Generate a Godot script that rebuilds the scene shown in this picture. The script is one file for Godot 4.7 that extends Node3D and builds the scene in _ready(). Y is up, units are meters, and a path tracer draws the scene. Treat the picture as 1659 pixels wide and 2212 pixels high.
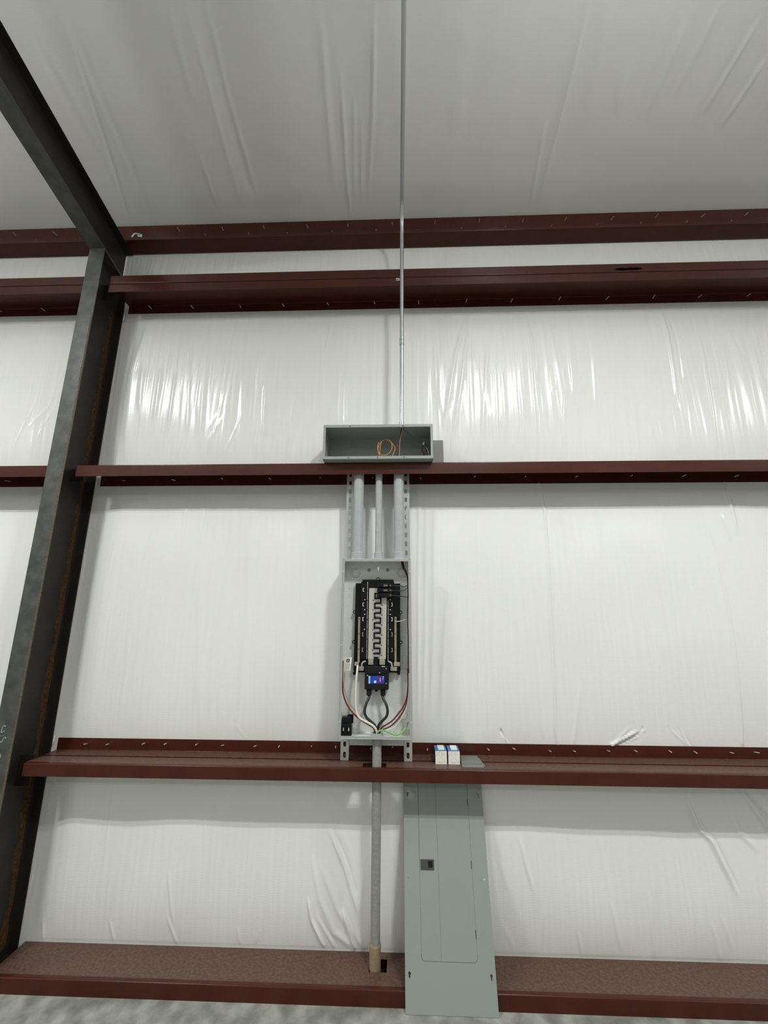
extends Node3D
# A steel building's inner wall: white vinyl-faced insulation, red-oxide girts, an open load center.
# World: x to the right along the wall, y up, z towards the room; z = 0 is the front of the wall girts, z = -0.2032 their back.

const WALL_BACK := -0.2032
const SLOPE := 0.25            # roof 3:12
const EAVE := 4.35             # underside of the roof facing at the wall
const XL := -8.5
const XR := 6.8
const ZF := 11.4               # far wall
const RIDGE := 5.6
const LAMP_ENERGY := 7.25
const UPLIGHT := 0.75
const FAR_UPLIGHT := 0.55
const COLX := -1.918           # steel frame line

var M := {}
var taken := {}
var rng := RandomNumberGenerator.new()

# ------------------------------------------------------------------ geometry
class G:
	var v := PackedVector3Array()
	var n := PackedVector3Array()
	var uv := PackedVector2Array()
	var t := Transform3D()
	func tri(a: Vector3, b: Vector3, c: Vector3, na: Vector3, nb: Vector3, nc: Vector3, ua := Vector2.ZERO, ub := Vector2.ZERO, uc := Vector2.ZERO) -> void:
		if (b - a).cross(c - a).dot(na + nb + nc) > 0.0:
			var s := b; b = c; c = s
			s = nb; nb = nc; nc = s
			var q := ub; ub = uc; uc = q
		v.append(t * a); v.append(t * b); v.append(t * c)
		n.append((t.basis * na).normalized()); n.append((t.basis * nb).normalized()); n.append((t.basis * nc).normalized())
		uv.append(ua); uv.append(ub); uv.append(uc)
	func quad(a: Vector3, b: Vector3, c: Vector3, d: Vector3, nn: Vector3) -> void:
		tri(a, b, c, nn, nn, nn, Vector2(0, 1), Vector2(1, 1), Vector2(1, 0))
		tri(a, c, d, nn, nn, nn, Vector2(0, 1), Vector2(1, 0), Vector2(0, 0))
	func poly(pts: Array, nn: Vector3) -> void:
		for i in range(1, pts.size() - 1):
			tri(pts[0], pts[i], pts[i + 1], nn, nn, nn)
	func box(lo: Vector3, hi: Vector3, b := 0.0) -> void:
		var c := (lo + hi) / 2.0
		var h := (hi - lo) / 2.0
		b = minf(b, minf(h.x, minf(h.y, h.z)) * 0.9)
		for ax in 3:
			for s in [-1.0, 1.0]:
				var u := (ax + 1) % 3
				var w := (ax + 2) % 3
				var p := []
				for k in [[-1, -1], [1, -1], [1, 1], [-1, 1]]:
					var q := Vector3.ZERO
					q[ax] = s * h[ax]; q[u] = k[0] * (h[u] - b); q[w] = k[1] * (h[w] - b)
					p.append(c + q)
				var nn := Vector3.ZERO
				nn[ax] = s
				quad(p[0], p[1], p[2], p[3], nn)
		if b <= 0.0:
			return
		for ax in 3:
			var u := (ax + 1) % 3
			var w := (ax + 2) % 3
			for su in [-1.0, 1.0]:
				for sw in [-1.0, 1.0]:
					var p := []
					for k in [[-1, 0], [1, 0], [1, 1], [-1, 1]]:
						var q := Vector3.ZERO
						q[ax] = k[0] * (h[ax] - b)
						q[u] = su * (h[u] - (0.0 if k[1] == 0 else b))
						q[w] = sw * (h[w] - (b if k[1] == 0 else 0.0))
						p.append(c + q)
					var nn := Vector3.ZERO
					nn[u] = su; nn[w] = sw
					quad(p[0], p[1], p[2], p[3], nn.normalized())
		for sx in [-1.0, 1.0]:
			for sy in [-1.0, 1.0]:
				for sz in [-1.0, 1.0]:
					var nn := Vector3(sx, sy, sz).normalized()
					tri(c + Vector3(sx * h.x, sy * (h.y - b), sz * (h.z - b)), c + Vector3(sx * (h.x - b), sy * h.y, sz * (h.z - b)), c + Vector3(sx * (h.x - b), sy * (h.y - b), sz * h.z), nn, nn, nn)
	func tube(pts: Array, r: float, sides := 10, caps := true) -> void:
		var m := pts.size()
		var dirs := []
		for i in m:
			var a: Vector3 = pts[maxi(i - 1, 0)]
			var b: Vector3 = pts[mini(i + 1, m - 1)]
			dirs.append((b - a).normalized())
		var up := Vector3.UP if absf(dirs[0].y) < 0.9 else Vector3.RIGHT
		var e: Vector3 = (up - dirs[0] * up.dot(dirs[0])).normalized()
		var rings := []
		for i in m:
			e = (e - dirs[i] * e.dot(dirs[i])).normalized()
			var f: Vector3 = dirs[i].cross(e)
			var ring := []
			for k in sides:
				var a := TAU * k / sides
				ring.append(e * cos(a) + f * sin(a))
			rings.append(ring)
		for i in m - 1:
			for k in sides:
				var k2 := (k + 1) % sides
				var n1: Vector3 = rings[i][k]; var n2: Vector3 = rings[i][k2]; var n3: Vector3 = rings[i + 1][k2]; var n4: Vector3 = rings[i + 1][k]
				var p: Vector3 = pts[i]; var q: Vector3 = pts[i + 1]
				tri(p + n1 * r, p + n2 * r, q + n3 * r, n1, n2, n3)
				tri(p + n1 * r, q + n3 * r, q + n4 * r, n1, n3, n4)
		if caps:
			for s in [0, m - 1]:
				var nn: Vector3 = -dirs[0] if s == 0 else dirs[m - 1]
				var ring := []
				for k in sides:
					ring.append(pts[s] + rings[s][k] * r)
				poly(ring, nn)
	func lathe(a: Vector3, axis: Vector3, prof: Array, sides := 20) -> void:  # prof: [distance along the axis, radius] pairs
		axis = axis.normalized()
		var up := Vector3.UP if absf(axis.y) < 0.9 else Vector3.RIGHT
		var e := (up - axis * up.dot(axis)).normalized()
		var f := axis.cross(e)
		for i in prof.size() - 1:
			var d0: float = prof[i][0]; var r0: float = prof[i][1]; var d1: float = prof[i + 1][0]; var r1: float = prof[i + 1][1]
			for k in sides:
				var a0 := TAU * k / sides
				var a1 := TAU * (k + 1) / sides
				var u0 := e * cos(a0) + f * sin(a0)
				var u1 := e * cos(a1) + f * sin(a1)
				var n0 := (u0 * (d1 - d0) - axis * (r1 - r0)).normalized()
				var n1 := (u1 * (d1 - d0) - axis * (r1 - r0)).normalized()
				if absf(d1 - d0) < 1e-7:
					n0 = axis * (1.0 if r1 < r0 else -1.0); n1 = n0
				tri(a + axis * d0 + u0 * r0, a + axis * d0 + u1 * r0, a + axis * d1 + u1 * r1, n0, n1, n1)
				tri(a + axis * d0 + u0 * r0, a + axis * d1 + u1 * r1, a + axis * d1 + u0 * r1, n0, n1, n0)
	func cyl(a: Vector3, b: Vector3, r: float, sides := 16) -> void:
		var d := (b - a).length()
		lathe(a, b - a, [[0.0, 0.0], [0.0, r], [d, r], [d, 0.0]], sides)
	func prism(pts: PackedVector2Array, z0: float, z1: float) -> void:  # outline in x, y; from z0 to z1
		var ids := Geometry2D.triangulate_polygon(pts)
		for k in range(0, ids.size(), 3):
			for z in [z0, z1]:
				var nn := Vector3(0, 0, 1 if z == maxf(z0, z1) else -1)
				var a := pts[ids[k]]; var b := pts[ids[k + 1]]; var c := pts[ids[k + 2]]
				tri(Vector3(a.x, a.y, z), Vector3(b.x, b.y, z), Vector3(c.x, c.y, z), nn, nn, nn)
		var turn := -1.0 if Geometry2D.is_polygon_clockwise(pts) else 1.0
		for i in pts.size():
			var a := pts[i]
			var b := pts[(i + 1) % pts.size()]
			var d := (b - a).normalized()
			quad(Vector3(a.x, a.y, z0), Vector3(b.x, b.y, z0), Vector3(b.x, b.y, z1), Vector3(a.x, a.y, z1), Vector3(d.y, -d.x, 0) * turn)
	func cell(lo: Vector2, hi: Vector2, ring: Array, z0: float, z1: float) -> void:  # a rectangular plate with one hole
		var c := (lo + hi) / 2.0
		var mid := Vector2.ZERO
		for p in ring:
			mid += p
		mid /= ring.size()
		var out := []
		for p in ring:
			var d: Vector2 = (p - mid).normalized()
			var k := 1e9
			if absf(d.x) > 1e-6: k = minf(k, ((hi.x if d.x > 0 else lo.x) - mid.x) / d.x)
			if absf(d.y) > 1e-6: k = minf(k, ((hi.y if d.y > 0 else lo.y) - mid.y) / d.y)
			out.append(mid + d * k)
		for i in ring.size():
			var j := (i + 1) % ring.size()
			var a: Vector2 = ring[i]; var b: Vector2 = ring[j]; var o: Vector2 = out[i]; var q: Vector2 = out[j]
			for z in [z0, z1]:
				var nn := Vector3(0, 0, 1 if z == maxf(z0, z1) else -1)
				quad(Vector3(a.x, a.y, z), Vector3(b.x, b.y, z), Vector3(q.x, q.y, z), Vector3(o.x, o.y, z), nn)
				if absf(o.x - q.x) > 1e-6 and absf(o.y - q.y) > 1e-6:
					var cx := hi.x if maxf(o.x, q.x) > hi.x - 1e-6 else lo.x
					var cy := hi.y if maxf(o.y, q.y) > hi.y - 1e-6 else lo.y
					tri(Vector3(o.x, o.y, z), Vector3(q.x, q.y, z), Vector3(cx, cy, z), nn, nn, nn)
			var inn := mid - (a + b) / 2.0
			quad(Vector3(a.x, a.y, z0), Vector3(b.x, b.y, z0), Vector3(b.x, b.y, z1), Vector3(a.x, a.y, z1), Vector3(inn.x, inn.y, 0).normalized())
		for s in [[Vector2(lo.x, lo.y), Vector2(hi.x, lo.y), Vector3(0, -1, 0)], [Vector2(hi.x, lo.y), Vector2(hi.x, hi.y), Vector3(1, 0, 0)], [Vector2(hi.x, hi.y), Vector2(lo.x, hi.y), Vector3(0, 1, 0)], [Vector2(lo.x, hi.y), Vector2(lo.x, lo.y), Vector3(-1, 0, 0)]]:
			quad(Vector3(s[0].x, s[0].y, z0), Vector3(s[1].x, s[1].y, z0), Vector3(s[1].x, s[1].y, z1), Vector3(s[0].x, s[0].y, z1), s[2])
	func sheet_x(path: Array, thick: float, x0: float, x1: float) -> void:  # a bent sheet: path of (z, y) points, drawn along x
		var m := path.size()
		var nr := []
		for i in m:
			var a: Vector2 = path[maxi(i - 1, 0)]
			var b: Vector2 = path[mini(i + 1, m - 1)]
			var d := (b - a).normalized()
			nr.append(Vector2(d.y, -d.x))
		for i in m - 1:
			for s in [1.0, -1.0]:
				var a: Vector2 = path[i] + nr[i] * thick * 0.5 * s
				var b: Vector2 = path[i + 1] + nr[i + 1] * thick * 0.5 * s
				var na: Vector3 = Vector3(0, nr[i].y, nr[i].x) * s
				var nb: Vector3 = Vector3(0, nr[i + 1].y, nr[i + 1].x) * s
				tri(Vector3(x0, a.y, a.x), Vector3(x1, a.y, a.x), Vector3(x1, b.y, b.x), na, na, nb)
				tri(Vector3(x0, a.y, a.x), Vector3(x1, b.y, b.x), Vector3(x0, b.y, b.x), na, nb, nb)
			for x in [x0, x1]:
				var nn := Vector3(-1 if x == minf(x0, x1) else 1, 0, 0)
				var a: Vector2 = path[i]; var b: Vector2 = path[i + 1]; var na: Vector2 = nr[i] * thick * 0.5; var nb: Vector2 = nr[i + 1] * thick * 0.5
				quad(Vector3(x, a.y + na.y, a.x + na.x), Vector3(x, b.y + nb.y, b.x + nb.x), Vector3(x, b.y - nb.y, b.x - nb.x), Vector3(x, a.y - na.y, a.x - na.x), nn)
		for i in [0, m - 1]:
			var a: Vector2 = path[i]; var o: Vector2 = path[1] if i == 0 else path[m - 2]
			var d: Vector2 = (a - o).normalized()
			var w: Vector2 = nr[i] * thick * 0.5
			quad(Vector3(x0, a.y + w.y, a.x + w.x), Vector3(x1, a.y + w.y, a.x + w.x), Vector3(x1, a.y - w.y, a.x - w.x), Vector3(x0, a.y - w.y, a.x - w.x), Vector3(0, d.y, d.x))
	func mesh() -> ArrayMesh:
		var arr := []
		arr.resize(Mesh.ARRAY_MAX)
		arr[Mesh.ARRAY_VERTEX] = v
		arr[Mesh.ARRAY_NORMAL] = n
		arr[Mesh.ARRAY_TEX_UV] = uv
		var am := ArrayMesh.new()
		am.add_surface_from_arrays(Mesh.PRIMITIVE_TRIANGLES, arr)
		return am

func fillet(path: Array, r: float, steps := 5) -> Array:  # rounds the inner corners of a polyline of Vector2
	var out := [path[0]]
	for i in range(1, path.size() - 1):
		var p: Vector2 = path[i]
		var a: Vector2 = (path[i - 1] - p).normalized()
		var b: Vector2 = (path[i + 1] - p).normalized()
		var half := acos(clampf(a.dot(b), -1, 1)) / 2.0
		var d := r / tan(half)
		for k in steps + 1:
			var s := float(k) / steps
			out.append((p + a * d).lerp(p, s).lerp(p.lerp(p + b * d, s), s))
	out.append(path[path.size() - 1])
	return out

func curve(pts: Array, per := 6) -> Array:  # Catmull-Rom through Vector3 points
	var out := []
	for i in pts.size() - 1:
		var p0: Vector3 = pts[maxi(i - 1, 0)]; var p1: Vector3 = pts[i]; var p2: Vector3 = pts[i + 1]; var p3: Vector3 = pts[mini(i + 2, pts.size() - 1)]
		for k in per:
			out.append(p1.cubic_interpolate(p2, p0, p3, float(k) / per))
	out.append(pts[pts.size() - 1])
	return out

func ring(c: Vector2, r: float, sides := 16) -> Array:
	var out := []
	for k in sides:
		out.append(c + Vector2(cos(TAU * k / sides), sin(TAU * k / sides)) * r)
	return out

func stadium(c: Vector2, w: float, h: float, steps := 6) -> Array:  # upright slot
	var out := []
	var r := w / 2.0
	for k in steps + 1:
		out.append(c + Vector2(0, h / 2 - r) + Vector2(cos(PI * k / steps), sin(PI * k / steps)) * r)
	for k in steps + 1:
		out.append(c - Vector2(0, h / 2 - r) + Vector2(cos(PI + PI * k / steps), sin(PI + PI * k / steps)) * r)
	return out

func keyhole(c: Vector2, r: float) -> Array:  # round head above a narrow tail
	var out := []
	for k in 13:
		var a := lerpf(-0.30 * PI, 1.30 * PI, k / 12.0)
		out.append(c + Vector2(cos(a), sin(a)) * r)
	out.append(c + Vector2(-r * 0.5, -r * 2.4))
	out.append(c + Vector2(r * 0.5, -r * 2.4))
	return out

# ------------------------------------------------------------------ nodes
func numbered(called: String) -> String:
	taken[called] = taken.get(called, 0) + 1
	return called if taken[called] == 1 else "%s_%03d" % [called, taken[called] - 1]

func tag(o: Node3D, label: String, category: String, group := "") -> void:
	o.set_meta("label", label)
	o.set_meta("category", category)
	if group:
		o.set_meta("group", group)

func thing(called: String, at: Vector3, label: String, category: String, group := "") -> Node3D:
	var o := Node3D.new()
	o.name = numbered(called)
	add_child(o)
	o.position = at
	tag(o, label, category, group)
	return o

func structure(called: String) -> Node3D:
	var o := Node3D.new()
	o.name = numbered(called)
	add_child(o)
	o.set_meta("kind", "structure")
	return o

func part(g: G, called: String, mat: Material, parent: Node3D, label := "") -> MeshInstance3D:  # g is in world coordinates
	return place(g.mesh(), called, mat, parent, label)

func place(m: Mesh, called: String, mat: Material, parent: Node3D, label := "") -> MeshInstance3D:
	var o := MeshInstance3D.new()
	o.name = called
	o.mesh = m
	o.material_override = mat
	var base := Vector3.ZERO
	var p: Node = parent
	while p != self and p is Node3D:
		base += p.position
		p = p.get_parent()
	o.position = -base
	parent.add_child(o, true)
	if label:
		o.set_meta("label", label)
	return o

func single(g: G, called: String, mat: Material, label: String, category: String, group := "") -> MeshInstance3D:  # a thing that is one mesh
	var o := MeshInstance3D.new()
	o.name = numbered(called)
	o.mesh = g.mesh()
	o.material_override = mat
	add_child(o)
	tag(o, label, category, group)
	return o

# ------------------------------------------------------------------ materials
func lin(r: float, g: float, b: float) -> Color:
	return Color(r, g, b).linear_to_srgb()

func mat(called: String, c: Color, rough := 0.6, metal := 0.0, spec := 0.5) -> StandardMaterial3D:
	var m := StandardMaterial3D.new()
	m.resource_name = called
	m.albedo_color = c
	m.roughness = rough
	m.metallic = metal
	m.metallic_specular = spec
	M[called] = m
	return m

func noise_tex(sd: int, freq: float, lo: Color, hi: Color, size := 512, octaves := 4, normal := false) -> NoiseTexture2D:
	var f := FastNoiseLite.new()
	f.seed = sd
	f.frequency = freq
	f.fractal_octaves = octaves
	var t := NoiseTexture2D.new()
	t.width = size
	t.height = size
	t.seamless = true
	t.noise = f
	if normal:
		t.as_normal_map = true
		t.bump_strength = 3.0
	else:
		var r := Gradient.new()
		r.set_color(0, lo)
		r.set_color(1, hi)
		t.color_ramp = r
	return t

func triplanar(m: StandardMaterial3D, scale: float) -> void:
	m.uv1_triplanar = true
	m.uv1_world_triplanar = true
	m.uv1_scale = Vector3.ONE * scale

func vinyl_relief() -> ImageTexture:  # scrim threads pressed through the vinyl film: 1 px = 1 mm
	var f := FastNoiseLite.new()
	f.seed = 5
	f.frequency = 0.02
	var s := 512
	var im := Image.create(s, s, false, Image.FORMAT_RGB8)
	for y in s:
		for x in s:
			var a := TAU * x / s
			var b := TAU * y / s
			var w := f.get_noise_3d(cos(a) * 80, sin(a) * 80, y * 0.6 if y < s / 2 else (s - y) * 0.6)
			var w2 := f.get_noise_3d(cos(b) * 80 + 300, sin(b) * 80, x * 0.5 if x < s / 2 else (s - x) * 0.5)
			var h := 0.5 + 0.22 * sin(b * 51.0 + w * 7.0) + 0.13 * sin(a * 102.0 + w2 * 3.0) + 0.15 * w2
			im.set_pixel(x, y, Color(h, h, h))
	return ImageTexture.create_from_image(im)

func make_materials() -> void:
	var m := mat("white_vinyl", lin(0.86, 0.86, 0.845), 0.215, 0.0, 0.5)
	m.heightmap_enabled = true
	m.heightmap_texture = vinyl_relief()
	m.heightmap_scale = 0.016
	m.uv1_scale = Vector3(2, 2, 2)
	mat("white_wall", lin(0.84, 0.84, 0.83), 0.5)
	m = mat("red_oxide", Color.WHITE, 0.27, 0.0, 0.38)
	m.albedo_texture = noise_tex(3, 0.012, lin(0.054, 0.0115, 0.0062), lin(0.073, 0.0165, 0.0094))
	triplanar(m, 0.7)
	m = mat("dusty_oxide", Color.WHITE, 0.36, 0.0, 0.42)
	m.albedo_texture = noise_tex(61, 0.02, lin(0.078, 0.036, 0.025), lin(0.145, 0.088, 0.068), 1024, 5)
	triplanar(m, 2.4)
	m = mat("mill_steel", Color.WHITE, 0.42, 0.25, 0.5)
	m.albedo_texture = noise_tex(8, 0.02, lin(0.050, 0.053, 0.048), lin(0.105, 0.109, 0.10))
	triplanar(m, 1.1)
	m = mat("dark_steel", Color.WHITE, 0.5, 0.1, 0.5)
	m.albedo_texture = noise_tex(9, 0.015, lin(0.012, 0.0095, 0.008), lin(0.025, 0.021, 0.019))
	triplanar(m, 1.0)
	m = mat("rust", Color.WHITE, 0.85, 0.0, 0.3)
	m.albedo_texture = noise_tex(12, 0.03, lin(0.028, 0.016, 0.007), lin(0.105, 0.052, 0.015))
	triplanar(m, 3.0)
	m = mat("rusty_edge", Color.WHITE, 0.8, 0.0, 0.3)
	m.albedo_texture = noise_tex(13, 0.03, lin(0.085, 0.065, 0.04), lin(0.17, 0.13, 0.08))
	triplanar(m, 3.0)
	m = mat("galvanized", Color.WHITE, 0.42, 0.1, 0.5)
	m.albedo_texture = noise_tex(20, 0.05, lin(0.66, 0.675, 0.65), lin(0.80, 0.81, 0.785))
	triplanar(m, 4.0)
	m = mat("strut_zinc", Color.WHITE, 0.36, 0.3, 0.5)
	m.albedo_texture = noise_tex(21, 0.06, lin(0.44, 0.455, 0.45), lin(0.58, 0.59, 0.585))
	triplanar(m, 5.0)
	m = mat("dull_plate", Color.WHITE, 0.4, 0.4, 0.5)
	m.albedo_texture = noise_tex(23, 0.09, lin(0.16, 0.17, 0.16), lin(0.42, 0.44, 0.42))
	triplanar(m, 9.0)
	m = mat("zinc_lip", Color.WHITE, 0.4, 0.2, 0.5)
	m.albedo_texture = noise_tex(24, 0.06, lin(0.36, 0.375, 0.36), lin(0.46, 0.475, 0.46))
	triplanar(m, 5.0)
	mat("bright_conduit", lin(0.55, 0.57, 0.56), 0.28, 0.75)
	mat("grey_enamel", lin(0.32, 0.35, 0.325), 0.42)
	mat("dull_grey_enamel", lin(0.165, 0.168, 0.152), 0.5)
	mat("cover_enamel", lin(0.285, 0.325, 0.295), 0.45)
	m = mat("grey_pvc", Color.WHITE, 0.45)
	m.albedo_texture = noise_tex(30, 0.02, lin(0.37, 0.39, 0.405), lin(0.44, 0.46, 0.475))
	triplanar(m, 2.0)
	m = mat("dirty_pvc", Color.WHITE, 0.6)
	m.albedo_texture = noise_tex(31, 0.03, lin(0.25, 0.26, 0.25), lin(0.36, 0.34, 0.30))
	triplanar(m, 3.0)
	m = mat("muddy_pvc", Color.WHITE, 0.75)
	m.albedo_texture = noise_tex(32, 0.04, lin(0.24, 0.17, 0.10), lin(0.40, 0.32, 0.21))
	triplanar(m, 5.0)
	mat("black_plastic", lin(0.006, 0.006, 0.007), 0.45, 0.0, 0.32)
	mat("breaker_plastic", lin(0.009, 0.009, 0.010), 0.42, 0.0, 0.36)
	mat("grey_mark", lin(0.12, 0.12, 0.12), 0.5)
	m = mat("tin_bus", Color.WHITE, 0.4, 0.35, 0.5)
	m.albedo_texture = noise_tex(40, 0.04, lin(0.50, 0.49, 0.43), lin(0.66, 0.65, 0.58))
	triplanar(m, 6.0)
	mat("stab_grey", lin(0.42, 0.41, 0.42), 0.45, 0.3)
	m = mat("lug_metal", Color.WHITE, 0.35, 0.6, 0.5)
	m.albedo_texture = noise_tex(41, 0.08, lin(0.40, 0.37, 0.28), lin(0.66, 0.63, 0.54))
	triplanar(m, 12.0)
	mat("brass", lin(0.45, 0.36, 0.18), 0.35, 0.7)
	mat("white_plastic", lin(0.75, 0.75, 0.74), 0.45)
	mat("red_wire", lin(0.16, 0.014, 0.016), 0.38)
	mat("maroon_wire", lin(0.085, 0.012, 0.012), 0.4)
	mat("black_wire", lin(0.018, 0.017, 0.018), 0.36)
	mat("white_wire", lin(0.74, 0.70, 0.60), 0.42)
	mat("green_wire", lin(0.20, 0.46, 0.15), 0.4)
	mat("pink_wire", lin(0.42, 0.30, 0.26), 0.4)
	mat("orange_wire", lin(0.62, 0.27, 0.05), 0.42)
	mat("screw_zinc", lin(0.72, 0.72, 0.70), 0.35, 0.3)
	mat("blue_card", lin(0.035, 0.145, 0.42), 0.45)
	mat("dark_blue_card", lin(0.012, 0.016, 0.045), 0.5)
	mat("hole_dark", lin(0.02, 0.02, 0.02), 0.9)
	mat("latch_grey", lin(0.06, 0.063, 0.068), 0.5)
	mat("painted_shade", lin(0.018, 0.013, 0.009), 0.95, 0.0, 0.2)  # near-black colour for the shade seen through the base girt hole
	mat("soot", lin(0.008, 0.007, 0.006), 0.9, 0.0, 0.2)
	mat("chalk", lin(0.50, 0.50, 0.48), 0.95, 0.0, 0.2)
	mat("lamp_body", lin(0.6, 0.6, 0.6), 0.5)
	m = mat("lamp_lens", lin(0.8, 0.8, 0.8), 0.4)
	m.emission_enabled = true
	m.emission = Color(1.0, 0.985, 0.955)
	m.emission_energy_multiplier = 4.0
	m = mat("concrete", Color.WHITE, 0.75, 0.0, 0.4)
	m.albedo_texture = noise_tex(50, 0.009, lin(0.165, 0.167, 0.15), lin(0.44, 0.44, 0.405), 1024, 5)
	triplanar(m, 0.9)

# ------------------------------------------------------------------ scene
func _ready() -> void:
	rng.seed = 77
	# camera
	var cam := Camera3D.new()
	cam.name = "camera"
	cam.fov = rad_to_deg(2.0 * atan(1106.0 / 900.0))
	cam.near = 0.05
	cam.far = 60.0
	cam.basis = Basis.from_euler(Vector3(deg_to_rad(13.05), deg_to_rad(1.97), deg_to_rad(0.19)), EULER_ORDER_YXZ)
	cam.position = Vector3(0, 1.657, 2.204)
	cam.current = true
	add_child(cam)
	# environment: a closed building, no daylight
	var we := WorldEnvironment.new()
	we.name = "environment"
	var env := Environment.new()
	env.background_mode = Environment.BG_COLOR
	env.background_color = Color(0.02, 0.02, 0.02)
	env.tonemap_mode = Environment.TONE_MAPPER_LINEAR
	env.tonemap_exposure = 1.0
	env.sdfgi_enabled = true
	env.ssao_enabled = true
	env.ssil_enabled = true
	we.environment = env
	add_child(we)
	make_materials()
	# lights: rows of two-strip high-bay lamps hung from the roof; the nearest row 2.2 m off the wall
	make_lamps()
	# structure
	make_shell()
	make_wall_facing()
	make_ceiling_facing()
	make_frame()
	make_girts()
	# objects
	make_struts()
	make_conduits()
	make_load_center()
	make_breakers()
	make_wires()
	make_junction_box()
	make_cover()
	make_shelf_things()

func make_lamps() -> void:
	var k := 0
	for z in [2.12, 7.0]:
		for x in [-6.54, -2.75, 1.04, 4.83]:
			var y := 4.15 if z < 3.0 else 4.35
			var roof: float = EAVE + SLOPE * (minf(z, 2 * RIDGE - z) + 0.2032)
			var o := thing("high_bay_lamp", Vector3(x, y, z), "white two-strip high-bay lamp, %s, %s" % ["in the row nearest the load center" if z < 3.0 else "in the far row down the room", ["leftmost in its row", "second from the left", "third from the left", "rightmost in its row"][k % 4]], "lamp", "high-bay lamps under the roof")
			var g := G.new()
			g.box(Vector3(x - 0.21, y + 0.012, z - 0.17), Vector3(x + 0.21, y + 0.07, z + 0.17), 0.008)
			g.box(Vector3(x - 0.12, y + 0.07, z - 0.06), Vector3(x + 0.12, y + 0.11, z + 0.06), 0.008)
			part(g, "housing", M.lamp_body, o)
			for s in [-1, 1]:
				g = G.new()
				g.box(Vector3(x - 0.17, y, z + s * 0.095 - 0.03), Vector3(x + 0.17, y + 0.013, z + s * 0.095 + 0.03), 0.003)
				part(g, "lens", M.lamp_lens, o)
				g = G.new()
				g.tube([Vector3(x + s * 0.15, y + 0.07, z), Vector3(x + s * 0.15, roof, z)], 0.0025, 6)
				part(g, "hanger_wire", M.screw_zinc, o)
				for q in ([-0.126, -0.042, 0.042, 0.126] if z < 3.0 else [0.0]):   # the diodes along the strip
					var l := SpotLight3D.new()
					l.name = "strip_light"
					l.light_energy = LAMP_ENERGY / (8.0 if z < 3.0 else 5.0)
					l.light_color = Color(0.99, 1.0, 0.985)
					l.light_size = 0.034
					l.spot_angle = 88.0
					l.spot_angle_attenuation = 1.0
					l.spot_range = 40.0
					l.spot_attenuation = 2.0
					l.shadow_enabled = true
					l.rotation_degrees.x = -90
					l.position = Vector3(q, -0.037, s * 0.095)
					o.add_child(l, true)
			# two glowing tubes added on top, unseen, to brighten the roof and upper wall
			for s in [-1, 1]:
				g = G.new()
				g.tube([Vector3(x - 0.15, y + 0.14, z + s * 0.1), Vector3(x + 0.15, y + 0.14, z + s * 0.1)], 0.018, 14)
				part(g, "added_tube", M.lamp_lens, o)
				var u := OmniLight3D.new()
				u.name = "added_fill_light"
				u.light_energy = (UPLIGHT if z < 3.0 else FAR_UPLIGHT) / 2.0
				u.light_color = Color(0.99, 1.0, 0.985)
				u.light_size = 0.016
				u.omni_range = 40.0
				u.omni_attenuation = 2.0
				u.shadow_enabled = true
				u.position = Vector3(0.0, 0.14, s * 0.1)
				o.add_child(u, true)
			k += 1

func make_shell() -> void:
	var o := structure("floor")
	var g := G.new()
	g.box(Vector3(XL - 0.3, -0.15, -0.6), Vector3(XR + 0.3, 0.0, ZF + 0.3))
	part(g, "slab", M.concrete, o)
	g = G.new()
	g.box(Vector3(-0.20, -0.01, -0.2032), Vector3(-0.03, 0.0015, -0.06), 0.001)  # thin dark sheet on the slab, darkens what shows through the girt hole
	part(g, "shade_patch", M.painted_shade, o, "dark patch on the slab painting the shade in the girt hole around the feeder pipe")
	o = structure("wall_back")
	g = G.new()
	g.box(Vector3(XL, 0.0, -0.34), Vector3(XR, EAVE + 0.05, -0.30))
	part(g, "outer_sheet", M.white_wall, o)
	o = structure("wall_left")
	g = G.new()
	g.t = Transform3D(Basis(Vector3(0, 0, 1), Vector3(0, 1, 0), Vector3(-1, 0, 0)), Vector3.ZERO)
	var gable := PackedVector2Array([Vector2(-0.3, 0), Vector2(ZF + 0.2, 0), Vector2(ZF + 0.2, EAVE), Vector2(RIDGE, EAVE + SLOPE * 5.9), Vector2(-0.3, EAVE)])
	g.prism(gable, -XL, -XL + 0.15)
	part(g, "gable_lining", M.white_wall, o)
	o = structure("wall_right")
	g = G.new()
	g.t = Transform3D(Basis(Vector3(0, 0, 1), Vector3(0, 1, 0), Vector3(-1, 0, 0)), Vector3.ZERO)
	g.prism(gable, -XR - 0.15, -XR)
	part(g, "gable_lining", M.white_wall, o)
	o = structure("wall_front")
	g = G.new()
	g.box(Vector3(XL, 0, ZF), Vector3(XR, EAVE, ZF + 0.15))
	part(g, "lining", M.white_wall, o)

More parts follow.
